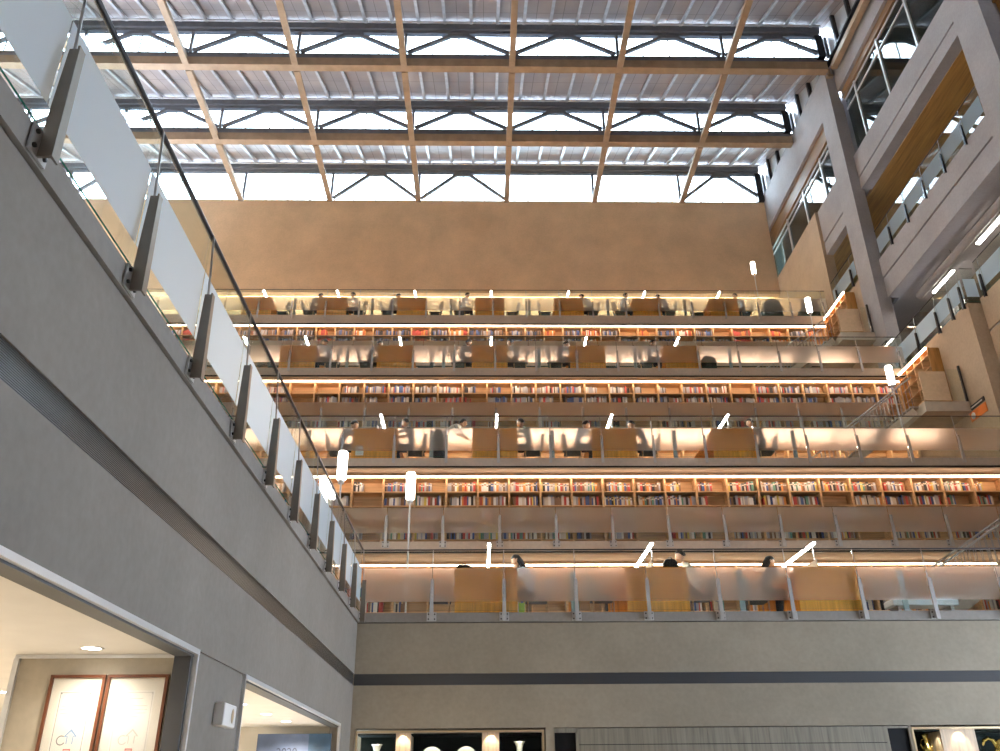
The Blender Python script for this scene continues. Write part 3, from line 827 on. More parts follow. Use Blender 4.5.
# small upright stands behind the glass midway between desks
bl = None
for n, xs in ((1, [1.64, 4.70, 7.68]), (2, [-4.36, -1.29, 1.74, 4.83, 7.86]), (3, [-7.5, -4.3, -1.25, 1.78, 4.85, 7.9]), (4, [-7.3, -4.3, -1.25, 1.8, 4.87, 7.9])):
    for i, x in enumerate(xs):
        if bl is None:
            bl = thing('bollard', '', 'post')
            bevel(MB().box(-.05, .05, -.02, .02, .012, .74).build('body', M['bollard'], bl), .006)
            MB().box(-.07, .07, -.035, .035, 0, .012).build('base', M['steel'], bl)
            MB().box(-.053, .053, -.022, .022, .74, .752).build('cap', M['steel'], bl); o = bl
        else: o = tree_copy(bl)
        o.location = (x, L[n][0] + .05, L[n][1])
        tag(o, 'slim grey upright stand behind the glass of the %s, %s from the left' % (LEVN[n], place(n, i + 1)), 'post', 'grey upright stands between the desks')
# lime bin and papers on the lowest terrace
t = thing('storage_box', 'small lime green box at the right foot of the first desk, lowest terrace', 'box', (.70, L[1][0] + .08, L[1][1]))
MB().box(-.05, .05, -.025, .025, .001, .16).build('body', M['lime'], t); MB().box(-.053, .053, -.028, .028, .161, .175).build('lid', M['lime'], t)

t = thing('paper_sign', 'small white paper notice on the first desk front, second terrace', 'notice', (DESKX[2][0] - .36, L[2][0] - .0085, L[2][1] + .07))
MB().box(-.10, .10, -.002, 0, 0, .29).build('paper', M['paper'], t)
b = MB()
for q in range(5): b.box(-.07, .07 - .02 * (q % 3), -.0028, -.0022, .05 + q * .042, .062 + q * .042)
b.build('printed_text', M['ink_faint'], t)
t = thing('bench', 'long low white bench behind the glass right of third desk, lowest terrace', 'bench', (8.25, L[1][0] + .62, L[1][1]))
bevel(MB().box(-.62, .62, -.2, .2, .18, .30).build('seat', M['white_metal'], t), .02, 3)
lm = MB().box(-.03, .03, -.16, .16, 0, .179).mesh('leg', M['steel'])
for q in (-.5, .5): link('leg', lm, t, (q, 0, 0))
MB().box(.0, .12, -.18, .18, .301, .33).build('red_pad', M['red_bag'], t)

# round armchairs on the top terrace
arm = None
for x, lab in ((11.55, 'dark grey green round armchair alone on the top terrace'), (13.05, 'dark round armchair by the right wall on the top terrace')):
    if arm is None:
        arm = thing('armchair', '', 'armchair')
        b = MB(); vs = []; fs = []; n, m = 20, 8
        for s_ in (0, 1):
            for j in range(m + 1):
                for i in range(n + 1):
                    a = PI * (-.62 + 1.24 * i / n); k = j / m
                    r = (.40 + .05 * math.sin(PI * k)) - s_ * .07
                    h = .12 + k * (.35 + .55 * math.cos(a * .72) ** 2)
                    vs.append((-r * math.cos(a), r * math.sin(a), h))
        st = n + 1; off = st * (m + 1)
        for j in range(m):
            for i in range(n):
                a = j * st + i; fs.append((a, a + 1, a + st + 1, a + st)); fs.append((off + a, off + a + st, off + a + st + 1, off + a + 1))
        for i in range(n):
            a = m * st + i; fs.append((a, a + 1, off + a + 1, off + a)); fs.append((i, off + i, off + i + 1, i + 1))
        for j in range(m):
            for i in (0, n): a = j * st + i; fs.append((a, a + st, off + a + st, off + a))
        b.add(vs, fs, 0, True); b.build('shell', M['grey_green'], arm)
        MB().lathe([(0, .12), (.32, .12), (.33, .36), (.29, .42), (0, .43)], 20).build('seat_cushion', M['grey_green'], arm)
        lm = MB().tube([(0, 0, .12), (0, 0, 0)], [.02, .015], 6).mesh('leg', M['dark_wood'])
        for sx in (-.2, .2):
            for sy in (-.2, .2): link('leg', lm, arm, (sx, sy, 0))
        o = arm
    else: o = tree_copy(arm)
    o.location = (x, L[4][0] + .75, L[4][1]); o.rotation_euler = (0, 0, 1.2); tag(o, lab, 'armchair', 'round armchairs on the top terrace')

# tall floor lamps
fl = None
for x, y, z, lab in ((-1.42, 16.0, L[1][1], 'tall floor lamp with glowing cylinder standing on the lowest terrace'),
                     (-2.59, 14.85, L[1][1], 'tall glowing floor lamp behind the far end of the left balcony railing'),
                     (-3.15, 16.2, L[1][1], 'tall glowing floor lamp seen through the glass of the left railing'),
                     (11.02, 29.0, L[4][1], 'tall glowing floor lamp in front of the tan wall, top terrace'),
                     (10.9, 24.32, L[3][1], 'tall glowing floor lamp on the third terrace near the stair'),
                     (10.95, 20.34, L[2][1], 'tall glowing floor lamp on the second terrace near the stair')):
    if fl is None:
        fl = thing('floor_lamp', '', 'lamp')
        MB().lathe([(0, .0), (.14, .0), (.14, .02), (0, .025)], 16).build('base', M['white_metal'], fl)
        MB().tube([(0, 0, .02), (0, 0, 2.28)], .017, 8).build('pole', M['white_metal'], fl)
        MB().lathe([(0, 2.19), (.055, 2.19), (.065, 2.27), (0, 2.27)], 12).build('socket', M['white_metal'], fl)
        MB().lathe([(0, 2.275), (.085, 2.275), (.09, 2.79), (.075, 2.81), (0, 2.81)], 16).build('lamp_shade', M['lamp_glow'], fl); o = fl
    else: o = tree_copy(fl)
    o.location = (x, y, z); tag(o, lab, 'lamp', 'tall cylinder floor lamps')

# ------------------------------------------------------------------ stairs and landings on the right
def stair(x0, z0, rise, run, y0, y1, label, steps=13):
    root = thing('staircase', label, 'staircase', (x0, y0, z0), 0, 'short stairs up to the galleries')
    W = y1 - y0; st = MB()
    dz = rise / steps; dx = run / steps
    tm = MB().box(0, dx - .004, 0.02, W - .02, -.045, -.002).mesh('tread', M['tread'])
    for k in range(steps): link('tread', tm, root, (k * dx, 0, (k + 1) * dz))
    for yy in (0, W): MB().bar((0.08, yy, .02), (run - .14, yy, rise - .16), .03, .2).build('stringer', M['tan_fascia'], root)
    bmesh_ = MB().tube([(0, 0, 0), (0, 0, .88)], .009, 6).mesh('baluster', M['steel'])
    for yy in (-.02, W + .02):
        for k in range(steps * 2 - 1):
            xx = (k + .5) * dx / 2; link('baluster', bmesh_, root, (xx, yy, xx / run * rise + .04))
        MB().tube([(0, yy, .93), (run - .04, yy, rise + .90)], .022, 8).build('handrail', M['plate_steel'], root)
    return root
stair(8.9, L[1][1], 2.26, 3.75, 17.2, 18.3, 'stair with thin balusters rising right from lowest terrace')
stair(9.2, L[2][1], 2.25, 3.1, 21.7, 22.8, 'stair with thin balusters rising right from second terrace')
stair(9.3, L[3][1], 2.23, 3.1, 25.9, 27.0, 'stair with thin balusters rising right from third terrace')
for n, y0, y1, x0, lab in ((1, 17.0, 19.03, 12.66, 'landing'), (2, 21.4, 23.22, 12.31, 'grey landing slab at top of the stair below the orange sign'), (3, 25.6, 27.74, 12.41, 'grey landing slab at top of the third terrace stair')):
    z = G[n][1]
    if n == 1: lab = 'grey landing slab at top of the lowest stair'
    root = thing('stair_landing', lab, 'landing', (x0, y0, z), 0, 'landings at the stair heads')
    MB().box(0, GX - x0 - .005, 0, y1 - y0, -.30, -.002).build('slab', [M['floor_grey']], root)
    if n == 1:
        for q in (.15, GX - x0 - .2): MB().box(q - .04, q + .04, .05, .13, -2.262, -.301).build('support_post', M['steel'], root)
    bevel(MB().box(.02, .78, -.03, -.001, .02, .92).build('front_board', M['tan_wall'], root), .004)
    MB().box(GX - x0 - .1, GX - x0 - .04, -.028, .02, .0, 1.1).build('end_post', M['dark_steel'], root)
    g = MB().box(.86, GX - x0 - .105, -.012, -.002, .03, 1.0).build('glass_panel', M['glass'], root)

# bookcases along the right-hand wall with a light strip
for n, y0, y1, lab in ((2, 22.2, 24.1, 'orange wooden bookcase on right wall at the middle gallery stair head'), (3, 26.4, 28.4, 'wooden bookcase on right wall at the upper gallery stair head')):
    z = G[n][1]; H = 2.1; root = thing('bookcase', lab, 'bookcase', (GX - .005, y0, z + .003), 0, 'wall bookcases at the stair heads')
    ln = y1 - y0 - .02
    MB().box(-.03, 0, 0, ln, 0, H).build('back_panel', M['shelf_wood'], root)
    MB().box(-.36, 0, -.03, -.001, 0, H).build('end_panel', M['end_wood'], root)
    MB().box(-.36, -.031, ln + .001, ln + .03, 0, H).build('end_panel', M['end_wood'], root)
    for k in range(6): MB().box(-.34, -.031, .001, ln - .001, k * .38, k * .38 + .024).build('shelf_board', M['shelf_wood'], root)
    for q in range(1, 4): MB().box(-.345, -.031, ln * q / 4 - .012, ln * q / 4 + .012, .025, H - .03).build('divider', M['shelf_wood'], root) if q in (1, 2, 3) else None
    MB().box(-.36, 0, 0, ln, H + .001, H + .03).build('top_board', M['end_wood'], root)
    MB().box(-.42, -.37, -.03, ln, H - .02, H + .025).build('light_strip', M['led'], root)['label'] = 'glowing warm light strip'

# signs on the right-hand wall
def wall_sign(label, y, z):
    root = thing('wall_sign', label, 'sign', (GX - .001, y, z), 0, 'orange wall signs')
    MB().box(-.02, 0, -.40, .42, -.16, .10).build('panel', M['orange'], root)
    MB().box(-.022, 0, -.40, .42, .14, .27).build('header_strip', M['dark_steel'], root)
    MB().box(-.024, -.0225, -.30, .30, .185, .222).build('lettering', M['ink_faint'], root)
    b = MB(); b.lathe([(0, -.024), (.10, -.024), (.10, -.0205)], 16, 0)
    o = b.build('round_symbol', M['paper'], root); o.rotation_euler = (0, PI / 2, 0); o.location = (0, .26, -.03); o.location.x = 0.0
    o.rotation_euler = (0, PI / 2, 0)
    return root
wall_sign('orange sign with dark header on the right wall by second terrace', 21.12, 11.0)
wall_sign('small orange sign on the right wall by the third terrace', 25.35, 15.05)

# ------------------------------------------------------------------ right-hand facade
w = MB()
# far bay, flush face
w.box(GX, GX + .4, 24.85, 34, 25.78, 27.7); w.box(GX, GX + .45, 24.85, 25.87, 4, 25.78)
w.box(GX, GX + .4, 28.1, 34, 18.301, 23.02, 1); w.box(GX, GX + .4, 25.871, 34, 4, 18.3, 1)
w.box(GX + .12, GX + .4, 25.87, 28.1, 20.92, 21.46); w.box(GX + .12, GX + .4, 25.87, 28.1, 21.54, 23.02); w.box(GX + .2, GX + .4, 25.87, 28.1, 21.46, 21.54)
w.box(GX, GX + .4, 20.3, 24.85, 4, 13.95, 1)
# middle bay, set back
B2 = GX + .35
w.box(B2, B2 + .4, 17.75, 24.85, 26.4, 27.95)
w.box(B2, B2 + .4, 17.75, 24.85, 22.16, 23.15); w.box(B2, B2 + .4, 17.75, 24.85, 21.6, 22.09); w.box(B2 + .1, B2 + .4, 17.75, 24.85, 22.09, 22.16)
w.box(B2, B2 + .4, 17.75, 24.85, 17.76, 18.5); w.box(B2, B2 + .4, 17.75, 24.85, 16.93, 17.69); w.box(B2 + .1, B2 + .4, 17.75, 24.85, 17.69, 17.76)
w.box(B2, B2 + .5, 16.6, 17.75, 14.0, 30)
w.box(B2 + .05, B2 + .4, 8, 20.299, 13.1, 14.1, 1); w.box(B2 + .05, B2 + .4, 8, 20.299, 4, 13.03, 1); w.box(B2 + .1, B2 + .4, 8, 20.3, 13.03, 13.1)
# near bay, set back again
B3 = GX + .75
for a, b in ((26.4, 30), (21.6, 23.15), (16.93, 18.5)): w.box(B3, B3 + .4, 6, 16.6, a, b)
w.box(B2 + .1, B3 + .3, 6, 16.6, 13.9, 14.1)
struct('wall_right', w, [M['facade'], M['tan_panel']], 'beige frame facade of columns and spandrels on the right', 'wall')
t = MB()
t.box(GX + .13, GX + .4, 25.87, 33.4, 25.06, 25.77); t.box(B2 + .13, B2 + .4, 17.75, 24.85, 26.06, 26.39)
t.box(B2 + .06, B2 + .101, 17.8, 24.8, 22.095, 22.155); t.box(B2 + .06, B2 + .101, 17.8, 24.8, 17.695, 17.755)
t.box(GX + .17, GX + .201, 25.9, 28.09, 21.465, 21.535)
struct('trim_12', t, M['brown_trim'], 'brown recessed bands and grooves of the right facade', 'trim')
# corridors behind the facade: floors, ceilings, back walls
t = MB()
for z in (4.4, 9.0, 13.95, 18.35): t.box(B2 + .4, 19, 6, 34, z - .35, z)
struct('floor_corridors', t, M['floor_grey'], 'corridor floors behind the right facade', 'floor')
t = MB()
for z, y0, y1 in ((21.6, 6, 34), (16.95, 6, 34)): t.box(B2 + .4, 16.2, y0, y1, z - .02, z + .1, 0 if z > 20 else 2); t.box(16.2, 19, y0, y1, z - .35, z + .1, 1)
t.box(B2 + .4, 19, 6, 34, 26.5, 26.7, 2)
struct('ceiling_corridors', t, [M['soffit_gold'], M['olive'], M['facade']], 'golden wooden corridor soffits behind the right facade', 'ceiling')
t = MB(); t.box(18.9, 19.1, 6, 34, 4, 27); t.box(14.4, 19, 33.6, 33.8, 4, 27)
t.box(14.4, 19, 5.7, 5.9, 4, 30); t.box(15.6, 15.75, 24.0, 27.0, 14, 16.6); t.box(16.4, 16.6, 23.5, 33, 18.4, 21.3)  # the near end box is unseen, added to keep sky out of reflections
struct('wall_corridors', t, M['facade'], 'dim beige walls inside the right corridors', 'wall')
# windows with mullions
def window(n, x, y0, y1, z0, z1, mull, trans, label, mat='glass_dark'):
    root = tag(link('window_%d' % n, None, None, (x, 0, 0)), label, 'window', None, 'structure')
    MB().box(0, .012, y0, y1, z0, z1).build('glass_pane', M[mat], root)
    m_ = MB()
    for y in mull: m_.box(-.06, -.001, y - .045, y + .045, z0, z1)
    m_.build('mullions', M['white_metal'], root)
    m_ = MB()
    for z in trans: m_.box(-.05, -.0015, y0, y1, z - .025, z + .025)
    m_.build('transoms', M['white_metal'], root)
window(3, GX + .25, 25.87, 33.6, 23.02, 25.06, (27.2, 29.23, 31.3), (24.68, 24.98), 'large dark window high on the far bay of the right facade')
window(4, B2 + .25, 17.75, 24.85, 23.15, 26.06, (19.85, 21.95, 23.95), (25.5, 25.98), 'large dark window at top of the right facade, next to the roof')
window(5, 16.8, 17.0, 24.9, 18.4, 21.2, (18.5, 20.5, 22.5), (20.9,), 'glazed partition inside the upper right corridor', 'glass_dark')
railing('short glass balustrade in upper opening of far right bay', (GX + .02, 28.05, L[4][1] + .05), -PI / 2, .02, 2.15, [.45, 1.85], 'frost_left', False, dark='dark_steel')  # right-hand railings: backlit shade of the posts is put into darker steel
railing('glass balustrade in the upper corridor opening on the right', (B2 + .05, 24.8, 18.5), -PI / 2, .05, 7.0, [1.1 + 1.233 * k for k in range(5)], 'frost_left', False, dark='dark_steel')
railing('glass balustrade along the third floor edge on the right wall', (GX + .03, 24.8, 13.97), -PI / 2, .05, 4.45, [.44, 1.73, 3.0, 3.8, 4.4], 'frost_left', False, dark='dark_steel')
railing('near glass balustrade set back on the right corridor edge', (B2 + .1, 20.25, 14.12), -PI / 2, .05, 8, [.3, 1.5, 2.8], 'frost_left', False, dark='dark_steel')
t = railing('short cross piece of glass where the right corridor railing steps back', (GX, 20.32, 13.97), 0, .05, .42, [], 'frost_left', False, dark='dark_steel')
# tubes on the corridor ceiling
tb = None
for y0, y1, lab in ((22.6, 23.9, 'white tube light in the right corridor beside the column'), (19.6, 21.1, 'white tube light in the right corridor nearer the frame edge')):
    o = thing('tube_light', lab, 'light', (15.0, y0, 16.55), 0, 'tube lights in the right corridor')
    MB().box(-.05, .05, 0, y1 - y0, -.04, 0).build('glowing_tube', M['tube_glow'], o)
    MB().box(-.07, .07, -.02, y1 - y0 + .02, .001, .05).build('housing', M['white_metal'], o)
    h = MB()
    for q in (.2, y1 - y0 - .2): h.tube([(0, q, .05), (0, q, .38)], .008, 6)
    h.build('hanger', M['dark_steel'], o)
o = thing('air_duct', 'long pale air duct under the ceiling of the right corridor', 'duct', (14.68, 8, 16.62))
MB().tube([(0, 0, 0), (0, 16.2, 0)], .14, 12).build('pipe', M['facade'], o)
h = MB()
for q in (2, 6, 10, 14): h.tube([(0, q, .13), (0, q, .32)], .01, 6)
h.build('hanger', M['dark_steel'], o)

# ------------------------------------------------------------------ roof: stepped skylight roof on steel trusses
TY = [33.0, 28.75, 24.53, 20.3, 16.1, 11.9, 7.7, 3.5]
BX = [1.12 + 4.21 * k for k in range(-5, 4)]     # joints
X0, X1 = RX + .05, GX - .05
tlab = ['roof truss over the top edge of the tan wall', 'roof truss nearest the tan wall crossing below the skylight', 'roof truss crossing near the top of the picture',
        'roof truss overhead beyond the top edge', 'roof truss overhead', 'roof truss overhead', 'roof truss overhead', 'roof truss overhead']
for k, Y in enumerate(TY):
    root = thing('roof_truss', tlab[k] if k < 4 else 'roof truss overhead toward the camera', 'truss', (0, Y, 0), 0, 'steel trusses of the skylight roof')
    back = k == 0
    zb = 27.42 if back else 27.95
    if not back:
        MB().box(X0, X1, -.15, .17, 27.13, 27.52).build('bottom_chord', M['truss_tan'], root)
        MB().box(X0, X1, .06, .16, 27.531, 27.98).build('sill_beam', M['truss_grey'], root)
    MB().box(X0, X1, -.08, .10, 28.98, 29.14).build('top_chord', M['truss_grey'], root)
    for i in range(len(BX) + 0):
        x = BX[i]
        MB().box(x - .06, x + .06, -.06, .06, zb - .02, 28.979).build('upright', M['truss_grey'], root)
        if i + 1 >= len(BX): continue
        x2 = BX[i + 1]
        if back and i in (1, 2, 5, 6): continue
        xm = (x + x2) / 2
        d = MB(); d.bar((x + .1, 0, zb + .03), (xm - .35, 0, 28.88), .12, .15)
        d.bar((xm + .35, 0, 28.88), (x2 - .1, 0, zb + .03), .12, .15); d.box(xm - .42, xm + .42, -.07, .07, 28.83, 28.975)
        d.build('diagonal', M['truss_grey'], root)
    MB().box(X1 - .25, X1 + .05, -.15, .2, zb - .1, 28.979).build('end_column', M['dark_steel'], root)
for i, x in enumerate(BX):
    for k in range(5):      # tan joists between the trusses
        o = tag(MB().box(x - .12, x + .12, TY[k + 1] + .18, TY[k] - .18, 27.1, 27.2).build('roof_beam', M['truss_tan']),
                'tan steel joist, %s from the left, %s' % (ORD[i], ['in bay next to the tan wall', 'in second roof bay from the tan wall', 'in third roof bay', 'in fourth roof bay overhead', 'in fifth roof bay overhead'][k]), 'beam', 'tan joists between the roof trusses')
        MB().box(x - .035, x + .035, TY[k + 1] + .19, TY[k] - .19, 27.201, 27.5).build('web', M['truss_tan'], o)
# clerestory glazing over each truss
struct('wall_roof_light_block', MB().box(RX, GX, TY[4] + .2, TY[4] + .25, 27.5, 29.4).box(RX, GX, TY[5] + .2, TY[5] + .25, 27.5, 29.4).box(RX, GX, TY[6] + .2, TY[6] + .25, 27.5, 29.4), M['white_paint'], 'unseen solid white panels added to block light in the rear roof bays', 'wall')  # unseen panels, added to shut out skylight over the rear bays
for k, Y in enumerate(TY[:4]):
    root = tag(link('window_%d' % (10 + k), None, None, (0, Y + .2, 0)), ['clerestory window strip on top of the tan wall', 'clerestory window strip behind the middle roof truss', 'clerestory window strip behind the near roof truss', 'clerestory strip overhead', 'clerestory strip further overhead', 'clerestory strip further overhead', 'clerestory strip further overhead'][k], 'window', None, 'structure')
    z0 = 27.36 if k == 0 else 27.9
    MB().box(X0, X1, .0, .02, z0, 29.0).build('glass_pane', M['glass'], root)
    m_ = MB()
    x = BX[0]
    while x < X1: m_.box(x - .022, x + .022, -.04, -.001, z0, 29.0); x += 1.0525
    m_.build('mullions', M['dark_steel'], root)
# sloping decks with purlins
for k in range(7):
    ya, yb = TY[k + 1] + .22, TY[k] - .02
    za, zb = 27.72, 29.45
    root = thing('roof_deck', ['sloping roof deck over the bay next to the tan wall', 'sloping roof deck between the two visible trusses', 'sloping roof deck at the top of the picture', 'sloping roof deck overhead', 'sloping roof deck farther overhead', 'sloping roof deck farther overhead', 'sloping roof deck farther overhead'][k], 'roof', (0, ya, za), 0, 'sloping metal roof decks')
    ln = math.hypot(yb - ya, zb - za); an = math.atan2(zb - za, yb - ya)
    MB().box(X0, GX + .3, 0, ln + .25, .13, .2).build('deck_sheet', M['deck'], root).rotation_euler = (an, 0, 0)
    MB().box(X0, GX + .3, 0, ln + .25, .2005, .22).build('bounce_block_sheet', M['header_grey'], root).rotation_euler = (an, 0, 0)  # unseen dark sheet, added to cut light bouncing off the deck tops
    pm = MB().box(-.035, .035, 0, ln, 0, .125).box(-.06, .06, 0, ln, -.012, 0).mesh('purlin', M['purlin'])
    x = BX[0] + .5
    while x < X1:
        link('purlin', pm, root, (x, 0, 0), (an, 0, 0)); x += 1.0525
    MB().tube([(X0, yb - ya - .28, zb - za - .12), (X1, yb - ya - .28, zb - za - .12)], .045, 8).build('sprinkler_pipe', M['white_metal'], root)
    MB().box(X0, X1, yb - ya - .16, yb - ya - .02, zb - za - .33, zb - za + .0).build('gutter', M['truss_grey'], root)
struct('roof_light_block', MB().box(-40, 40, 33.4, 70, 26.9, 27.25), M['case_dark'], 'unseen dark slab added beyond the tan wall to block light from below', 'roof')  # unseen slab, added to stop light entering the skylights from below
t = MB()
t.box(GX + .25, GX + .35, 3, 34, 27.7, 30)
struct('wall_roof_side', t, M['white_metal'], 'white side panels between the roof and the right facade', 'wall')
t = MB()
for Y in TY[:5]:
    for q in (.9, 2.1, 3.3): t.box(GX + .1, GX + .24, Y - q - .06, Y - q + .06, 27.7, 29.6)
t.box(GX + .1, GX + .24, 3, 34, 27.7, 27.8)
struct('trim_13', t, M['dark_steel'], 'dark short posts along the roof edge above the right facade', 'trim')

struct('wall_rear_light_block', MB().box(RX, 19, -6.3, -6, -.2, 29.5), M['facade'], 'unseen beige wall added behind the viewer to block light from the rear', 'wall')  # unseen, added so that light comes mainly through the roof
struct('ceiling_rear', MB().box(RX, 19, -6, 3.7, 27.7, 27.9), M['white_paint'], 'flat ceiling at the rear of the atrium', 'ceiling')
struct('wall_right_rear', MB().box(GX + .8, GX + 1.0, -6, 6, 0, 29), M['facade'], 'beige side wall to the rear of the atrium', 'wall')

# ------------------------------------------------------------------ ground floor room: certificates, poster, sensor, downlights
def certificate(label, x0, x1, faint):
    y = 7.0; z1 = 2.475; z0 = 1.80
    root = thing('framed_certificate', label, 'picture', ((x0 + x1) / 2, y - .002, z0), 0, 'framed certificates on the beige partition')
    W = (x1 - x0) / 2; H = z1 - z0; fw = .022
    f = MB(); f.box(-W, W, -.03, 0, H - fw, H); f.box(-W, W, -.03, 0, 0, fw); f.box(-W, -W + fw, -.03, 0, fw, H - fw); f.box(W - fw, W, -.03, 0, fw, H - fw)
    f.build('frame', M['dark_wood'], root)
    MB().box(-W + fw, W - fw, -.012, -.002, fw, H - fw).build('mount_board', M['mount'], root)
    cx0, cx1, cz0, cz1 = -W * .60, W * .62, H * .14, H - .115
    MB().box(cx0, cx1, -.0135, -.0121, cz0, cz1).build('paper', M['paper'], root)
    ik = M['ink_grey'] if not faint else M['ink_faint']
    b = MB(); q = .012
    for a, c_, d_, e_ in ((cx0 + q, cx1 - q, cz0 + q, cz0 + q + .004), (cx0 + q, cx1 - q, cz1 - q - .004, cz1 - q), (cx0 + q, cx0 + q + .004, cz0 + q, cz1 - q), (cx1 - q - .004, cx1 - q, cz0 + q, cz1 - q)):
        b.box(a, c_, -.0146, -.0136, d_, e_)
    for sx in (cx0 + q, cx1 - q - .012):
        for sz in (cz0 + q - .002, cz1 - q - .012): b.box(sx, sx + .013, -.0147, -.0136, sz, sz + .013)
    b.build('border', ik, root)
    b = MB()
    for i, ww in enumerate((.5, 0, .8, .86, .8, .3)):
        if ww: zz = cz1 - .06 - i * .026; cxm = (cx0 + cx1) / 2; b.box(cxm - (cx1 - cx0) * .42 * ww, cxm + (cx1 - cx0) * .42 * ww, -.0146, -.0136, zz, zz + .004)
    b.build('lettering', M['ink_faint'], root)
    cxm = (cx0 + cx1) / 2 + .02; zc = cz0 + .12
    b = MB(); b.add([(cxm, -.0142, zc + .075), (cxm + .05, -.0142, zc + .02), (cxm + .025, -.0142, zc + .02), (cxm + .025, -.0142, zc - .03), (cxm - .025, -.0142, zc - .03), (cxm - .025, -.0142, zc + .02), (cxm - .05, -.0142, zc + .02)], [(0, 1, 2, 5, 6), (2, 3, 4, 5)])
    b.add([(cxm, -.0146, zc + .058), (cxm + .034, -.0146, zc + .025), (cxm + .018, -.0146, zc + .025), (cxm + .018, -.0146, zc - .03), (cxm - .018, -.0146, zc - .03), (cxm - .018, -.0146, zc + .025), (cxm - .034, -.0146, zc + .025)], [(0, 1, 2, 5, 6), (2, 3, 4, 5)], 1)
    b.build('arrow_emblem', [M['ink_blue'] if not faint else M['ink_faint'], M['paper']], root)
    b = MB()
    for q in range(24):
        a = 2 * PI * q / 24
        if 0.8 < a < 5.6:
            a2 = a + 2 * PI / 24; c0 = (cxm - .065, zc - .005)
            b.add([(c0[0] + .035 * math.cos(a), -.0142, c0[1] + .035 * math.sin(a)), (c0[0] + .035 * math.cos(a2), -.0142, c0[1] + .035 * math.sin(a2)), (c0[0] + .027 * math.cos(a2), -.0142, c0[1] + .027 * math.sin(a2)), (c0[0] + .027 * math.cos(a), -.0142, c0[1] + .027 * math.sin(a))], [(0, 1, 2, 3)])
    b.build('curl_emblem', ik if not faint else M['ink_faint'], root)
    s_ = MB(); sx = (cx0 + cx1) / 2 + .012; s_.box(sx - .026, sx + .026, -.0152, -.0148, cz0 + .004, cz0 + .056, 0); s_.box(sx - .021, sx + .021, -.0157, -.0153, cz0 + .009, cz0 + .051, 1)
    s_.build('red_seal', [M['seal_red'], M['seal_pink']], root)['label'] = 'square red seal'
    MB().box(-W + fw, W - fw, -.026, -.024, fw, H - fw).build('glass_pane', M['picture_glass'], root)
certificate('brown framed certificate with dark ornamented border, left of the pair', -3.325, -2.905, False)
certificate('brown framed certificate with pale glare, right of the pair', -2.89, -2.425, True)  # fainter ink stands in for the glare over this print
b = thing('poster_stand', 'blue poster board behind the shop window by the corner', 'poster', (-2.87, 14.15, 0))
MB().box(-.56, .56, 0, .03, .35, 2.50).build('board', M['poster_blue'], b)
MB().box(.22, .56, -.002, -.0005, .35, 2.50).build('dark_blue_panel', plain('poster_deep_blue', (.035, .09, .17), .5, 0, .4, (2, 2, 2)), b)
for s_ in (-.4, .4): MB().bar((s_, .02, 0), (s_, .02, .349), .04, .02, 0, (0, 1, 0)).build('foot', M['steel'], b)
cu = bpy.data.curves.new('lettering', 'FONT'); cu.body = '2020'; cu.size = .16; cu.extrude = .001; cu.align_x = 'CENTER'
to = bpy.data.objects.new('lettering', cu); C.objects.link(to)
dg = bpy.context.evaluated_depsgraph_get(); dg.update()
tm_ = bpy.data.meshes.new_from_object(to.evaluated_get(dg)); bpy.data.objects.remove(to); tm_.materials.clear(); tm_.materials.append(M['poster_ink'])
link('lettering', tm_, b, (-.10, -.004, 2.19), (PI / 2, 0, 0))
b = thing('wall_sensor', 'small white box with oval opening on the grey pier', 'sensor box', (DX - .019, 7.82, 2.155))
bevel(MB().box(0, .09, -.19, .19, 0, .18).build('housing', M['white_paint'], b), .012, 3)
o = MB().lathe([(0, .0905), (.035, .0905), (.04, .094), (.034, .0945), (0, .0915)], 16).build('oval_opening', M['brass_trim'], b); o.rotation_euler = (0, PI / 2, 0); o.scale = (1.5, .9, 1); o.location = (0, .07, .09)
dl = None
for i, (x, y, lab) in enumerate(((-2.93, 6.68, 'round downlight over the framed certificates'), (-2.89, 5.05, 'round downlight at the left edge of picture'), (-2.9, 10.96, 'round downlight half hidden by the grey pier edge'),
                            (-2.89, 12.26, 'round downlight left above the blue poster'), (-2.88, 13.5, 'round downlight right above the blue poster'), (-4.9, 5.6, 'unseen downlight added left of the certificate partition to brighten the ceiling'), (-6.6, 4.6, 'unseen downlight added far left in the room to brighten its ceiling'), (-5.0, 9.5, 'round downlight deep inside the ground floor room'), (-5.4, 13.0, 'round downlight at the back of the poster room'))):  # those labelled added are unseen, put in to brighten the ceiling
    if dl is None:
        dl = thing('downlight', '', 'light')
        MB().lathe([(0, -.004), (.07, -.004), (.07, -.001), (0, -.001)], 16).build('lens', M['downlight'], dl)
        MB().lathe([(.071, -.006), (.09, -.003), (.09, -.0005), (.071, -.0005)], 16).build('ring', M['white_paint'], dl); o = dl
    else: o = tree_copy(dl)
    o.location = (x, y, 2.63); tag(o, lab, 'light', 'round downlights in the ground floor room'); spot('downlight_beam', (x, y, 2.6), 200 if y > 7 else 300 if x < -4 else 17, (1, .9, .76), 2.6, blend=.8, r=.07)

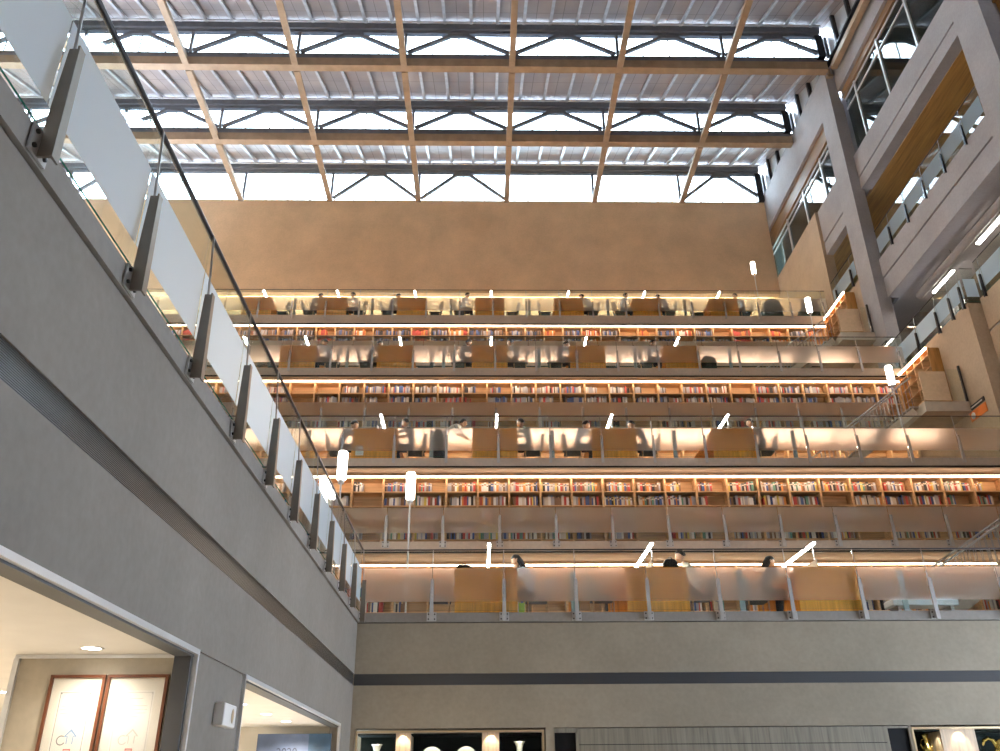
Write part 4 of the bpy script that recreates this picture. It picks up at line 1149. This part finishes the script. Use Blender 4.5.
# ------------------------------------------------------------------ display cases in the far grey wall
def case(label, x0, x1, z1, posts, extra=None):
    root = thing('display_case', label, 'display case', (0, FY + .02, 0), 0, 'lit display cases in the grey wall')
    b = MB(); b.box(x0, x1, .70, .72, .0, z1); b.build('back_panel', M['case_dark'], root)
    b = MB(); b.box(x0, x1, .1, .699, .55, .60); b.build('shelf_board', M['case_dark'], root)
    edges = [x0] + [q for p in posts for q in p] + [x1]
    for a, c_ in posts: MB().box(a, c_, .06, .699, 0, z1 - .001).build('wood_pier', M['pale_wood'], root)
    f = MB()
    f.box(x0, x1, -.03, .02, z1 - .03, z1); f.box(x0, x0 + .03, -.03, .02, 0, z1 - .03); f.box(x1 - .03, x1, -.03, .02, 0, z1 - .03)
    f.build('frame', M['brass_trim'], root)
    for a, c_ in zip(edges[::2], edges[1::2]):
        MB().box(a + .035, c_ - .035, .055, .062, 0, z1 - .04).build('glass_pane', M['case_glass'], root)
        MB().box(a + .002, c_ - .002, .07, .69, z1 - .06, z1 - .04).build('case_top', M['case_dark'], root)
    return root
case('lit wooden display case with two white vases and two plates by the left corner', -2.13, 1.03, 2.62, [(-1.46, -1.21), (-.01, .28)])
case('lit wooden display case with gold vase at the right edge', 7.29, 10.2, 2.62, [(7.81, 8.41)])
def vase(label, x, top, prof, mat, cat='vase'):
    root = thing('vase', label, cat, (x, FY + .32, 0), 0, 'vases in the display cases')
    MB().lathe([(r, z) for r, z in prof], 20).build('body', M[mat], root)
    MB().box(-.16, .16, -.16, .16, .602, prof[0][1] - .001).build('plinth', M['case_dark'], root)
tall = lambda t: [(0, 1.3), (.09, 1.3), (.13, 1.55), (.12, 1.85), (.06, 2.05), (.05, t - .1), (.075, t - .03), (.10, t), (.075, t), (.045, t - .08)]
vase('tall white fluted vase nearest the left corner', -1.80, 2.43, tall(2.43), 'porcelain')
vase('slim white vase beside the black glass panel', .63, 2.46, tall(2.46), 'porcelain')
root = thing('vase', 'shiny gold vase with two handles in right display case', 'vase', (7.66, FY + .34, 0), 0, 'vases in the display cases')
MB().lathe([(0, 1.75), (.05, 1.75), (.055, 1.80), (.035, 1.86), (.085, 2.05), (.10, 2.2), (.075, 2.31), (.035, 2.37), (.03, 2.45), (.065, 2.53), (.06, 2.535), (.025, 2.45)], 24).build('body', M['gold'], root)
for s_ in (-1, 1): MB().tube([(s_ * .032, 0, 2.46), (s_ * .08, 0, 2.44), (s_ * .10, 0, 2.36), (s_ * .078, 0, 2.30)], .009, 6).build('handle', M['gold'], root)
MB().box(-.09, .09, -.12, .12, .602, 1.749).build('plinth', M['case_dark'], root)
root = thing('ornament', 'gold curved neck ornament at the right edge in display case', 'ornament', (8.95, FY + .34, 0))
MB().lathe([(0, 1.7), (.12, 1.7), (.17, 1.9), (.15, 2.15), (.10, 2.36), (.04, 2.43), (0, 2.44)], 18).build('body', M['gold'], root)
MB().tube([(-.06, 0, 2.30), (-.12, 0, 2.42), (-.2, 0, 2.46), (-.28, 0, 2.42), (-.31, 0, 2.34)], [.04, .035, .03, .03, .012], 8).build('neck', M['gold'], root)
MB().box(-.16, .16, -.16, .16, .602, 1.699).build('plinth', M['case_dark'], root)
for x, lab, c_ in ((-.86, 'white decorated plate with faint pattern in the display case', 'seal_pink'), (-.28, 'white plate with orange flower in the display case', 'plate_orange')):
    root = thing('plate', lab, 'plate', (x, FY + .36, 2.19), 0, 'plates in the display case')
    o = MB().lathe([(0, 0), (.10, -.005), (.13, -.02), (.20, -.035), (.20, -.028), (.13, -.01), (0, .012)], 28, 0, (0, 0, 0), 'y').build('rim', M['porcelain'], root)
    o = MB().lathe([(0, -.012), (.06, -.014), (.095, -.016), (.095, -.012), (0, -.008)], 20, 0, (.0, -.002, -.01), 'y').build('painted_centre', M[c_], root)
    st = MB(); st.tube([(-.07, .05, -.24), (-.07, -.03, -.19), (-.07, -.045, -.16)], .006, 6); st.tube([(.07, .05, -.24), (.07, -.03, -.19), (.07, -.045, -.16)], .006, 6); st.box(-.12, .12, -.06, .09, -1.586, -.245)
    st.build('stand', M['case_dark'], root)

# ------------------------------------------------------------------ light
WARM = (1, .80, .56)
for i, x in enumerate((-1.34, .14, 8.11)): spot('case_spot', (x, FY + .0, 2.60), 14, (1, .82, .6), 1.5, (.5, 0, 0))
for x, y in ((-1.8, .12), (.63, .12), (-.86, .12), (-.28, .12), (7.74, .12), (8.9, .12)): spot('vase_spot', (x, FY + y, 2.56), 6, (1, .9, .75), 1.4, (.45, 0, 0))
for x, y in ((-2.68, 6.75),): spot('certificate_spot', (x, y - .1, 2.6), 2.5, (1, .93, .82), 1.2, (.25, 0, 0))

wd = bpy.data.worlds.new('World'); bpy.context.scene.world = wd; wd.use_nodes = True
nt = wd.node_tree; nt.nodes.clear()
o = nt.nodes.new('ShaderNodeOutputWorld'); b = nt.nodes.new('ShaderNodeBackground')
b.inputs['Color'].default_value = (.68, .81, 1.0, 1); b.inputs['Strength'].default_value = 7.5
nt.links.new(b.outputs[0], o.inputs['Surface'])

# ------------------------------------------------------------------ camera
f, pt, yw, rl = 851.77, .460155, .022211, -.008758
F = Vector((math.sin(yw) * math.cos(pt), math.cos(yw) * math.cos(pt), math.sin(pt)))
R0 = Vector((math.cos(yw), -math.sin(yw), 0)); U0 = R0.cross(F)
R = R0 * math.cos(rl) + U0 * math.sin(rl); U = U0 * math.cos(rl) - R0 * math.sin(rl)
cam = bpy.data.cameras.new('Camera'); co = bpy.data.objects.new('Camera', cam); C.objects.link(co)
cam.sensor_fit = 'HORIZONTAL'; cam.sensor_width = 36; cam.lens = f / 1000 * 36; cam.clip_end = 300
mw = Matrix((R, U, -F)).transposed().to_4x4(); mw.translation = (0, 0, 1.6); co.matrix_world = mw
sc = bpy.context.scene; sc.camera = co
sc.view_settings.view_transform = 'Standard'; sc.view_settings.look = 'None'; sc.view_settings.gamma = 1
sc.view_settings.exposure = 1.38; sc.view_settings.use_curve_mapping = False
